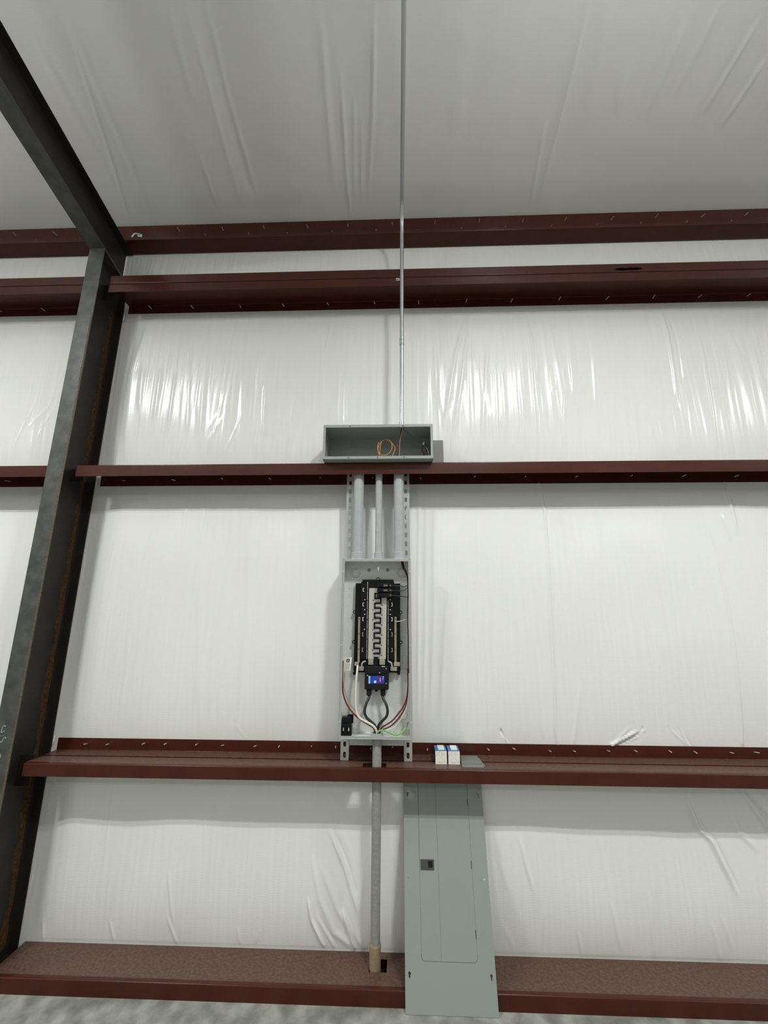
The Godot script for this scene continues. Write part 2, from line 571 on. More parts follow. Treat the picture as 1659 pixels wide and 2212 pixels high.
func add_ridge(h: PackedFloat32Array, x0: float, dx: float, nx: int, y0: float, dy: float, ny: int, amp: float, w: float, pts: Array, pull := false) -> void:
	var p := PackedVector2Array()
	for i in range(0, pts.size(), 2):
		p.append(Vector2(pts[i], pts[i + 1]))
	var lo := p[0]
	var hi := p[0]
	for q in p:
		lo = lo.min(q); hi = hi.max(q)
	var total := 0.0
	for i in p.size() - 1:
		total += p[i].distance_to(p[i + 1])
	var held0 := 0.12   # a fold pinched by a girt keeps its full depth at that end
	var held1 := 0.12
	for edge in [0.061, 0.915, 0.97, 2.39, 2.45, 3.61, 3.73]:
		if absf(p[0].y - edge) < 0.05: held0 = 1.0
		if absf(p[p.size() - 1].y - edge) < 0.05: held1 = 1.0
	if pull:   # short puckers are shallower, and run on into the girt
		if total < 0.16:
			amp *= 0.33
		if held0 == 1.0:
			p[0] += (p[0] - p[1]).normalized() * 0.025
		if held1 == 1.0:
			var z := p.size() - 1
			p[z] += (p[z] - p[z - 1]).normalized() * 0.025
		lo -= Vector2.ONE * 0.03
		hi += Vector2.ONE * 0.03
	var e := w * 3.0
	for iy in range(maxi(0, int((lo.y - e - y0) / dy)), mini(ny, int((hi.y + e - y0) / dy) + 1)):
		for ix in range(maxi(0, int((lo.x - e - x0) / dx)), mini(nx, int((hi.x + e - x0) / dx) + 1)):
			var q := Vector2(x0 + ix * dx, y0 + iy * dy)
			var best := 1e9
			var at := 0.0
			var run := 0.0
			for i in p.size() - 1:
				var c := Geometry2D.get_closest_point_to_segment(q, p[i], p[i + 1])
				var d := c.distance_squared_to(q)
				if d < best:
					best = d
					at = run + p[i].distance_to(c)
				run += p[i].distance_to(p[i + 1])
			if best < e * e:
				var s := at / total
				var fade := minf(1.0, minf(s * 4.0 + held0, (1.0 - s) * 4.0 + held1))
				h[iy * nx + ix] += amp * fade * exp(-best / (w * w))

func grid_mesh(xs: PackedFloat32Array, ys: PackedFloat32Array, h: PackedFloat32Array, upright: bool) -> ArrayMesh:
	var nx := xs.size()
	var ny := ys.size()
	var v := PackedVector3Array()
	var n := PackedVector3Array()
	var uv := PackedVector2Array()
	var ids := PackedInt32Array()
	v.resize(nx * ny); n.resize(nx * ny); uv.resize(nx * ny)
	for iy in ny:
		var ya := maxi(iy - 1, 0)
		var yb := mini(iy + 1, ny - 1)
		for ix in nx:
			var xa := maxi(ix - 1, 0)
			var xb := mini(ix + 1, nx - 1)
			var i := iy * nx + ix
			var sx := (h[iy * nx + xb] - h[iy * nx + xa]) / (xs[xb] - xs[xa])
			var sy := (h[yb * nx + ix] - h[ya * nx + ix]) / (ys[yb] - ys[ya])
			uv[i] = Vector2(xs[ix], ys[iy])
			if upright:
				v[i] = Vector3(xs[ix], ys[iy], h[i])
				n[i] = Vector3(-sx, -sy, 1).normalized()
			else:
				v[i] = Vector3(xs[ix], h[i], ys[iy])
				n[i] = Vector3(sx, -1, sy).normalized()
	for iy in ny - 1:
		for ix in nx - 1:
			var a := iy * nx + ix
			var b := a + 1
			var c := a + nx
			var d := c + 1
			ids.append_array(PackedInt32Array([a, c, b, b, c, d] if upright else [a, b, c, b, d, c]))
	if not upright:
		for k in range(0, ids.size(), 3):
			var s := ids[k + 1]; ids[k + 1] = ids[k + 2]; ids[k + 2] = s
	var arr := []
	arr.resize(Mesh.ARRAY_MAX)
	arr[Mesh.ARRAY_VERTEX] = v
	arr[Mesh.ARRAY_NORMAL] = n
	arr[Mesh.ARRAY_TEX_UV] = uv
	arr[Mesh.ARRAY_INDEX] = ids
	var am := ArrayMesh.new()
	am.add_surface_from_arrays(Mesh.PRIMITIVE_TRIANGLES, arr)
	return am

const WALL_FOLDS := [
	[0.005,0.012,[0.46,3.541,0.375,3.256,0.286,2.747]],
	[0.005,0.012,[0.478,3.541,0.414,3.124,0.324,2.596]],
	[0.0035,0.009,[0.844,3.546,0.862,3.314,0.851,2.801]],
	[0.0035,0.01,[0.99,3.446,1.015,2.923,0.981,2.546]],
	[0.0035,0.012,[1.093,3.444,1.085,2.922]],
	[0.007,0.011,[1.715,3.532,1.711,3.101,1.701,2.851]],
	[-0.004,0.008,[1.749,3.549,1.769,3.295,1.756,2.943]],
	[0.004,0.012,[1.912,3.392,1.905,2.848,1.892,2.537]],
	[0.0025,0.01,[1.232,3.24,1.215,2.827]],
	[0.003,0.009,[0.886,3.246,0.844,2.547]],
	[0.0025,0.014,[0.614,3.489,0.559,3.121,0.502,2.55]],
	[0.007,0.026,[-1.669,3.541,-1.726,3.162,-1.693,2.526]],
	[-0.005,0.02,[-1.753,3.508,-1.772,2.997,-1.752,2.526]],
	[0.004,0.012,[-0.838,3.08,-0.833,2.669]],
	[0.002,0.016,[-0.915,3.524,-0.838,2.95]],
	[0.0025,0.008,[-0.436,3.513,-0.464,3.273]],
	[0.003,0.012,[-0.37,3.138,-0.383,2.756]],
	[0.003,0.01,[-0.326,3.137,-0.325,2.755]],
	[0.003,0.011,[-1.438,3.19,-1.44,2.706]],
	[0.003,0.012,[-1.534,3.226,-1.536,2.77]],
	[0.0025,0.012,[-1.342,3.155,-1.319,2.674]],
	[0.0025,0.012,[-1.244,3.087,-1.228,2.642]],
	[0.003,0.014,[-1.658,3.228,-1.634,2.834]],
	[0.0045,0.008,[0.843,2.36,0.853,2.22,0.831,1.597,0.818,1.043,0.824,0.974]],
	[-0.003,0.007,[0.854,2.36,0.863,2.22,0.841,1.598,0.828,1.043]],
	[0.0035,0.009,[1.759,2.216,1.774,2.003,1.778,1.601,1.766,1.275,1.757,1.012]],
	[0.006,0.011,[1.912,2.353,1.909,2.055]],
	[0.003,0.009,[1.844,2.188,1.867,2.029]],
	[0.005,0.016,[0.278,1.745,0.248,1.449,0.219,1.102]],
	[0.0035,0.014,[0.217,2.223,0.199,1.695,0.165,1.079]],
	[0.003,0.012,[0.17,2.28,0.129,1.079]],
	[0.003,0.01,[0.125,2.336,0.1,1.079]],
	[0.003,0.012,[0.959,1.268,0.907,0.99]],
	[0.0075,0.005,[1.106,0.977,1.221,1.078]],
	[-0.0054,0.0045,[1.117,0.971,1.232,1.072]],
	[0.00875,0.005,[1.106,0.975,1.264,1.055]],
	[-0.0063,0.0045,[1.116,0.969,1.275,1.049]],
	[0.00625,0.005,[1.126,0.976,1.248,1.018]],
	[-0.0045,0.0045,[1.137,0.969,1.258,1.012]],
	[0.00875,0.005,[1.488,0.978,1.392,1.059]],
	[-0.0063,0.0045,[1.499,0.972,1.403,1.052]],
	[0.005,0.005,[1.493,0.978,1.447,1.051]],
	[-0.0036,0.0045,[1.503,0.972,1.457,1.044]],
	[0.004,0.005,[0.562,0.983,0.545,1.014]],
	[0.003,0.03,[-0.868,2.285,-0.849,1.692,-0.85,1.068]],
	[0.0025,0.026,[-1.142,1.954,-1.074,1.065]],
	[0.002,0.012,[-1.162,2.287,-1.155,2.008]],
	[0.002,0.012,[-1.272,2.259,-1.26,2.035]],
	[0.002,0.01,[-0.832,1.001,-0.888,1.067]],
	[0.007,0.012,[-0.354,0.594,-0.268,0.427,-0.208,0.257,-0.191,0.183]],
	[-0.004,0.01,[-0.34,0.595,-0.252,0.428,-0.199,0.257]],
	[0.004,0.014,[-0.43,0.463,-0.388,0.29,-0.316,0.143,-0.267,0.108]],
	[0.004,0.014,[-0.382,0.425,-0.297,0.236,-0.192,0.101]],
	[0.007,0.0065,[-0.445,0.289,-0.425,0.196,-0.377,0.105]],
	[0.009,0.0065,[-0.396,0.206,-0.326,0.097]],
	[-0.005,0.007,[-0.385,0.206,-0.311,0.098]],
	[0.008,0.0065,[-0.275,0.246,-0.222,0.091]],
	[-0.004,0.007,[-0.264,0.246,-0.212,0.109]],
	[0.004,0.008,[-0.229,0.2,-0.183,0.095]],
	[0.0025,0.01,[-0.372,0.464,-0.34,0.31]],
	[0.0025,0.012,[-0.295,0.585,-0.235,0.467]],
	[0.0025,0.008,[-1.142,0.39,-1.099,0.161]],
	[0.007,0.0065,[-1.129,0.188,-1.087,0.087]],
	[0.005,0.008,[-1.419,0.163,-1.398,0.087]],
	[0.005,0.007,[-1.76,0.154,-1.753,0.082]],
	[0.005,0.008,[-0.785,0.15,-0.776,0.091]],
	[0.003,0.008,[-0.673,0.153,-0.696,0.093]],
	[0.008,0.012,[1.418,0.777,1.459,0.618,1.507,0.575,1.591,0.353]],
	[-0.005,0.009,[1.434,0.777,1.477,0.618,1.524,0.576,1.608,0.353]],
	[0.009,0.012,[1.686,0.802,1.786,0.624,1.856,0.528]],
	[-0.007,0.0065,[1.717,0.802,1.796,0.673,1.864,0.567]],
	[0.004,0.014,[1.594,0.76,1.653,0.602,1.726,0.525]],
	[0.006,0.01,[1.758,0.803,1.844,0.684]],
	[0.0025,0.01,[1.178,0.344,1.188,0.105]],
	[0.0025,0.01,[1.001,0.303,1.031,0.114]],
	[0.004,0.01,[1.455,0.231,1.481,0.095]],
	[0.004,0.011,[1.506,0.26,1.543,0.118]],
	[0.003,0.01,[0.585,0.572,0.636,0.351]],
	[0.0025,0.012,[0.478,0.481,0.525,0.329]],
	[0.003,0.008,[0.837,0.18,0.85,0.097]],
	[0.002,0.014,[0.474,0.217,0.532,0.11]],
	[0.004,0.008,[1.737,4.045,1.761,3.937]],
	[0.0025,0.008,[1.684,4.036,1.695,3.939]],
	[0.0025,0.009,[-0.067,4.033,-0.061,3.901]],
	[0.004,0.01,[0.717,4.066,0.76,4.008]]]

func make_wall_facing() -> void:
	var x0 := -3.1; var dx := 0.0045; var nx := 1290
	var y0 := 0.02; var dy := 0.009; var ny := 480
	var h := PackedFloat32Array()
	h.resize(nx * ny)
	var low := FastNoiseLite.new()
	low.seed = 4; low.frequency = 0.9; low.fractal_octaves = 2
	var streak := FastNoiseLite.new()
	streak.seed = 19; streak.frequency = 1.0; streak.fractal_octaves = 3
	var bays := [[0.055, 0.925, 0.036], [0.962, 2.392, 0.036], [2.448, 3.616, 0.030], [3.742, 4.11, 0.045]]
	for iy in ny:
		var y := y0 + iy * dy
		var puff := 0.0
		var edge := 0.0
		var calm := 1.0
		for b in bays:
			if y > b[0] and y < b[1]:
				var t: float = (y - b[0]) / (b[1] - b[0])
				puff = b[2] * (1.0 - pow(absf(2 * t - 1), 2.7)) if b[0] < 3.7 else b[2] * pow(1.0 - t, 1.3) * smoothstep(0.0, 0.12, t)
				edge = 1.0 - pow(absf(2 * t - 1), 6.0)
				calm = 1.0 if b[0] > 2.4 else 0.32
		for ix in nx:
			var x := x0 + ix * dx
			var near := smoothstep(0.05, 0.26, absf(x - COLX))
			var z := WALL_BACK - 0.0035
			z += puff * (1.0 + 0.35 * low.get_noise_2d(x * 1.4, y * 0.8)) * near
			z += edge * calm * (0.0030 * streak.get_noise_2d(x * 9.0, y * 0.55) + 0.0012 * streak.get_noise_2d(x * 26.0 + 50.0, y * 1.1))
			h[iy * nx + ix] = z
	for c in WALL_FOLDS:
		add_ridge(h, x0, dx, nx, y0, dy, ny, c[0] * 1.45, c[1], c[2], true)
	# the many small vertical puckers of the vinyl, thickest in the bay above the junction box
	for k in 150:
		var bay := 2 if k < 78 else (1 if k < 122 else 0)
		var xx := rng.randf_range(-2.9, 2.6)
		if k < 34:
			xx = rng.randf_range(0.22, 1.25)
		elif k < 50:
			xx = rng.randf_range(-1.7, -0.75)
		elif k < 58:
			xx = rng.randf_range(-2.7, -2.1)
		var ya: float
		var len := rng.randf_range(0.15, 0.5)
		if bay == 2:
			ya = rng.randf_range(2.55, 3.2)
		elif bay == 1:
			ya = rng.randf_range(1.75, 2.05) if k % 3 else rng.randf_range(1.0, 1.3)
		else:
			ya = rng.randf_range(0.1, 0.5)
		var yb := minf(ya + len, [0.9, 2.36, 3.58][bay])
		var lean := (xx - 0.6) * rng.randf_range(-0.06, 0.02) if bay == 2 else rng.randf_range(-0.03, 0.03)
		add_ridge(h, x0, dx, nx, y0, dy, ny, rng.randf_range(0.0006, 0.0019), rng.randf_range(0.006, 0.014), [xx, ya, xx + lean, yb])
	# keep the facing behind the girt flanges, as the flanges press it
	for iy in ny:
		var y := y0 + iy * dy
		for b in [[-1.0, 0.067], [0.915, 0.966], [2.388, 2.45], [3.612, 3.73], [4.09, 5.0]]:
			if y >= b[0] and y <= b[1]:
				for ix in nx:
					h[iy * nx + ix] = minf(h[iy * nx + ix], WALL_BACK - 0.003)
	# the column's outer flange presses it too
	for ix in nx:
		if absf(x0 + ix * dx - COLX) < 0.053:
			for iy in ny:
				h[iy * nx + ix] = minf(h[iy * nx + ix], WALL_BACK - 0.003)
	var xs := PackedFloat32Array()
	var ys := PackedFloat32Array()
	for iy in ny:
		ys.append(y0 + iy * dy)
	var left := [XL, -6.0, -4.4, -3.5]
	var right := [3.1, 4.0, 5.2, XR]
	for x in left:
		xs.append(x)
	for ix in nx:
		xs.append(x0 + ix * dx)
	for x in right:
		xs.append(x)
	var all := PackedFloat32Array()
	for iy in ny:
		for k in left.size():
			all.append(h[iy * nx])
		all.append_array(h.slice(iy * nx, (iy + 1) * nx))
		for k in right.size():
			all.append(h[iy * nx + nx - 1])
	place(grid_mesh(xs, ys, all, true), "insulation_facing", M.white_vinyl, get_node("wall_back"), "white vinyl insulation facing, puckered between the girts")

const CEILING_FOLDS := [
	[0.005,0.03,[-1.906,0.73,-1.885,-0.18]],
	[0.005,0.022,[-1.67,0.814,-1.699,0.279,-1.735,-0.154]],
	[0.003,0.01,[-1.689,0.724,-1.911,-0.18]],
	[0.006,0.016,[-0.942,0.793,-0.963,0.463,-0.948,-0.088]],
	[-0.004,0.03,[-0.956,0.704,-0.977,0.02]],
	[0.006,0.018,[-0.378,0.777,-0.396,0.448,-0.418,-0.02]],
	[0.007,0.009,[-0.305,0.536,-0.328,0.003,-0.327,-0.19]],
	[0.006,0.009,[-0.238,0.443,-0.287,-0.05]],
	[0.005,0.009,[-0.201,0.344,-0.242,-0.079]],
	[0.008,0.01,[-0.103,0.769,-0.139,0.343,-0.195,-0.08]],
	[0.006,0.011,[0.959,0.739,0.967,0.41,0.97,-0.11]],
	[0.005,0.011,[0.887,0.295,0.915,-0.136]],
	[0.004,0.026,[1.084,0.735,1.097,0.309]],
	[0.005,0.02,[1.471,0.65,1.464,0.319]],
	[0.007,0.012,[1.833,0.655,1.785,0.311]],
	[0.008,0.012,[1.98,0.524,1.935,0.246]],
	[0.003,0.02,[1.272,0.493,1.277,0.325]],
	[0.004,0.022,[-1.138,0.799,-1.175,0.411]],
	[0.003,0.014,[-1.045,0.796,-1.064,0.347,-1.077,-0.085]],
	[0.004,0.01,[-1.242,0.199,-1.248,-0.109]],
	[0.004,0.016,[1.606,0.72,1.578,0.394]],
	[0.003,0.04,[0.012,0.766,0.017,0.233]],
	[0.003,0.06,[0.332,0.757,0.351,0.224]],
	[0.003,0.06,[-0.585,0.783,-0.668,0.012]]]

func make_ceiling_facing() -> void:
	var o := structure("ceiling")
	var x0 := -3.2; var dx := 0.0085; var nx := 760
	var z0 := -0.26; var dz := 0.022; var nz := 90
	var h := PackedFloat32Array()
	h.resize(nx * nz)
	var low := FastNoiseLite.new()
	low.seed = 31; low.frequency = 0.8; low.fractal_octaves = 2
	for iz in nz:
		var z := z0 + iz * dz
		for ix in nx:
			var x := x0 + ix * dx
			h[iz * nx + ix] = EAVE + SLOPE * (z + 0.2032) + 0.012 * low.get_noise_2d(x * 1.3, z * 0.35) * smoothstep(-0.2, 0.2, z) + 0.0035 * low.get_noise_2d(x * 6.0 + 40.0, z * 0.5) * smoothstep(-0.2, 0.1, z)
	for c in CEILING_FOLDS:
		add_ridge(h, x0, dx, nx, z0, dz, nz, -c[0] * 1.3, c[1], c[2])
	var xs := PackedFloat32Array()
	var ys := PackedFloat32Array()
	for iz in nz:
		ys.append(z0 + iz * dz)
	ys.append(RIDGE)
	var left := [XL, -5.5]
	var right := [3.6, XR]
	for x in left:
		xs.append(x)
	for ix in nx:
		xs.append(x0 + ix * dx)
	for x in right:
		xs.append(x)
	var all := PackedFloat32Array()
	for iz in nz:
		for k in left.size():
			all.append(EAVE + SLOPE * (ys[iz] + 0.2032))
		all.append_array(h.slice(iz * nx, (iz + 1) * nx))
		for k in right.size():
			all.append(EAVE + SLOPE * (ys[iz] + 0.2032))
	for k in xs.size():
		all.append(EAVE + SLOPE * (RIDGE + 0.2032))
	place(grid_mesh(xs, ys, all, false), "roof_facing", M.white_vinyl, o, "white vinyl roof insulation facing with long folds down the slope")
	# the roof sheets above, and the far slope
	var top := EAVE + SLOPE * (RIDGE + 0.2032)
	var g := G.new()
	g.t = Transform3D(Basis(Vector3(0, 0, 1), Vector3(0, 1, 0), Vector3(-1, 0, 0)), Vector3.ZERO)
	var e := EAVE + SLOPE * (-0.4 + 0.2032)
	g.prism(PackedVector2Array([Vector2(-0.4, e + 0.06), Vector2(RIDGE, top + 0.06), Vector2(RIDGE, top + 0.16), Vector2(-0.4, e + 0.16)]), -XR - 0.2, -XL + 0.2)
	part(g, "roof_sheet", M.white_wall, o)
	g = G.new()
	g.t = Transform3D(Basis(Vector3(0, 0, 1), Vector3(0, 1, 0), Vector3(-1, 0, 0)), Vector3.ZERO)
	g.prism(PackedVector2Array([Vector2(RIDGE, top), Vector2(ZF + 0.3, EAVE - 0.02), Vector2(ZF + 0.3, EAVE + 0.14), Vector2(RIDGE, top + 0.16)]), -XR - 0.2, -XL + 0.2)
	part(g, "far_roof_sheet", M.white_wall, o)

# ------------------------------------------------------------------ steel frame
func wavy(g: G, x0: float, x1: float, y0: float, y1: float, z: float, sd: int, amp: float) -> void:  # an upright ragged stripe facing +z
	var f := FastNoiseLite.new()
	f.seed = sd
	f.frequency = 6.0
	var steps := int((y1 - y0) / 0.02)
	for i in steps:
		var a := lerpf(y0, y1, float(i) / steps)
		var b := lerpf(y0, y1, float(i + 1) / steps)
		var la := x0 + amp * f.get_noise_2d(a, 0.0)
		var lb := x0 + amp * f.get_noise_2d(b, 0.0)
		var ra := x1 + 0.3 * amp * f.get_noise_2d(a, 9.0)
		var rb := x1 + 0.3 * amp * f.get_noise_2d(b, 9.0)
		g.quad(Vector3(la, a, z), Vector3(ra, a, z), Vector3(rb, b, z), Vector3(lb, b, z), Vector3(0, 0, 1))

func make_frame() -> void:
	var zf := 0.0475
	var low := func(z: float) -> float: return 3.887 + SLOPE * z
	var high := func(z: float) -> float: return 4.142 + SLOPE * z
	# column: two 4 in flanges and a web
	var o := thing("steel_column", Vector3(COLX, 0, -0.08), "dark mill-scale steel column with rust streaks carrying the rafter", "column")
	var g := G.new()
	g.box(Vector3(COLX - 0.0503, 0.012, zf - 0.0055), Vector3(COLX + 0.0503, low.call(zf) - 0.012, zf), 0.0012)
	part(g, "front_flange", M.mill_steel, o, "greenish grey mill-scale front flange")
	g = G.new()
	wavy(g, COLX + 0.041, COLX + 0.0497, 0.02, 3.4, zf + 0.0003, 3, 0.006)
	part(g, "rust_edge", M.rusty_edge, o, "tan rusted edge of the front flange")
	g = G.new()
	g.box(Vector3(COLX - 0.0503, 0.012, WALL_BACK), Vector3(COLX + 0.0503, low.call(WALL_BACK) - 0.012, WALL_BACK + 0.0055), 0.001)
	part(g, "back_flange", M.dark_steel, o)
	g = G.new()
	g.t = Transform3D(Basis(Vector3(0, 0, 1), Vector3(0, 1, 0), Vector3(-1, 0, 0)), Vector3.ZERO)
	g.prism(PackedVector2Array([Vector2(WALL_BACK + 0.005, 0.012), Vector2(zf - 0.005, 0.012), Vector2(zf - 0.005, low.call(zf) - 0.012), Vector2(WALL_BACK + 0.005, low.call(WALL_BACK) - 0.012)]), -COLX - 0.0025, -COLX + 0.0025)
	var web := part(g, "web", M.dark_steel, o)
	g = G.new()
	g.t = Transform3D(Basis(Vector3(0, 0, -1), Vector3(0, 1, 0), Vector3(1, 0, 0)), Vector3.ZERO)
	wavy(g, 0.142, 0.178, 0.05, 3.62, COLX + 0.0029, 8, 0.03)
	part(g, "rust_streak", M.rust, web, "orange rust streak down the web")
	g = G.new()
	g.box(Vector3(COLX - 0.075, 0, WALL_BACK - 0.0), Vector3(COLX + 0.075, 0.012, zf + 0.03), 0.002)
	part(g, "base_plate", M.dark_steel, o)
	g = G.new()
	for y in [[0.80, 0.93], [2.385, 2.45], [3.62, 3.72]]:
		g.box(Vector3(COLX + 0.0025, y[0] - 0.01, -0.07), Vector3(-1.842, y[1] + 0.0, -0.062))
	part(g, "girt_clip", M.dark_steel, o)
	# chalk strokes on the front flange
	g = G.new()
	for s in [[-1.936, 1.062, -1.936, 1.083, -1.928, 1.094, -1.920, 1.090], [-1.936, 1.062, -1.929, 1.066, -1.920, 1.072], [-1.924, 1.050, -1.922, 1.049], [-1.936, 1.048, -1.934, 1.047],
			[-1.940, 1.028, -1.930, 1.020, -1.924, 1.022, -1.920, 1.036, -1.912, 1.042, -1.906, 1.036], [-1.938, 0.985, -1.925, 0.972, -1.918, 0.960, -1.921, 0.948, -1.934, 0.944], [-1.93, 0.935, -1.925, 0.925],
			[-1.930, 0.905, -1.918, 0.893, -1.916, 0.878, -1.926, 0.868], [-1.932, 0.858, -1.918, 0.846, -1.928, 0.836]]:
		var pts := []
		for i in range(0, s.size(), 2):
			pts.append(Vector3(s[i], s[i + 1], zf + 0.0004))
		g.tube(curve(pts, 5) if pts.size() > 2 else pts, 0.0014, 6)
	part(g, "chalk_marking", M.chalk, o, "white hand-written chalk strokes")
	# rafter
	var r := thing("steel_rafter", Vector3(COLX, 3.9, 0), "dark steel roof rafter rising from the column top over the room", "rafter")
	var side := Transform3D(Basis(Vector3(0, 0, 1), Vector3(0, 1, 0), Vector3(-1, 0, 0)), Vector3.ZERO)
	var zb := WALL_BACK + 0.004
	var ze := RIDGE - 0.1
	g = G.new()
	g.t = side
	g.prism(PackedVector2Array([Vector2(zb, low.call(zb)), Vector2(ze, low.call(ze)), Vector2(ze, low.call(ze) + 0.006), Vector2(zb, low.call(zb) + 0.006)]), -COLX - 0.0503, -COLX + 0.0503)
	part(g, "bottom_flange", M.mill_steel, r)
	g = G.new()
	g.t = side
	g.prism(PackedVector2Array([Vector2(zb, high.call(zb) - 0.006), Vector2(ze, high.call(ze) - 0.006), Vector2(ze, high.call(ze)), Vector2(zb, high.call(zb))]), -COLX - 0.0503, -COLX + 0.0503)
	part(g, "top_flange", M.dark_steel, r)
	g = G.new()
	g.t = side
	g.prism(PackedVector2Array([Vector2(zb, low.call(zb) + 0.006), Vector2(ze, low.call(ze) + 0.006), Vector2(ze, high.call(ze) - 0.006), Vector2(zb, high.call(zb) - 0.006)]), -COLX - 0.0025, -COLX + 0.0025)
	part(g, "web", M.dark_steel, r)
	g = G.new()
	g.t = side
	g.prism(PackedVector2Array([Vector2(zb, low.call(zb) - 0.012), Vector2(zf, low.call(zf) - 0.012), Vector2(zf, low.call(zf)), Vector2(zb, low.call(zb))]), -COLX - 0.0503, -COLX + 0.0503)
	part(g, "bearing_plate", M.mill_steel, r)

func screws(o: Node3D, xs: Array, y: float, z: float, dir: Vector3, mesh: Mesh) -> void:
	for x in xs:
		var s := MeshInstance3D.new()
		s.name = "screw"
		s.mesh = mesh
		s.material_override = M.screw_zinc
		var d := (dir + Vector3(rng.randf_range(-0.18, 0.18), rng.randf_range(-0.12, 0.12), rng.randf_range(-0.12, 0.12))).normalized()
		var side := d.cross(Vector3(0.3, 0.2, 0.9) if absf(d.y) > 0.7 else Vector3.UP).normalized()
		s.transform = Transform3D(Basis(side, d, side.cross(d)), Vector3(x + rng.randf_range(-0.012, 0.012), y + rng.randf_range(-0.005, 0.005), z) - o.position)
		o.add_child(s, true)

func web_plate(x0: float, x1: float, y: float, z0: float, z1: float, holes: Array) -> G:  # a level plate with square-cut holes [x0, x1, z0, z1]
	var g := G.new()
	var at := x0
	for hole in holes:
		g.box(Vector3(at, y - 0.002, z0), Vector3(hole[0], y, z1))
		g.box(Vector3(hole[0], y - 0.002, z0), Vector3(hole[1], y, hole[2]))
		g.box(Vector3(hole[0], y - 0.002, hole[3]), Vector3(hole[1], y, z1))
		at = hole[1]
	g.box(Vector3(at, y - 0.002, z0), Vector3(x1, y, z1))
	return g

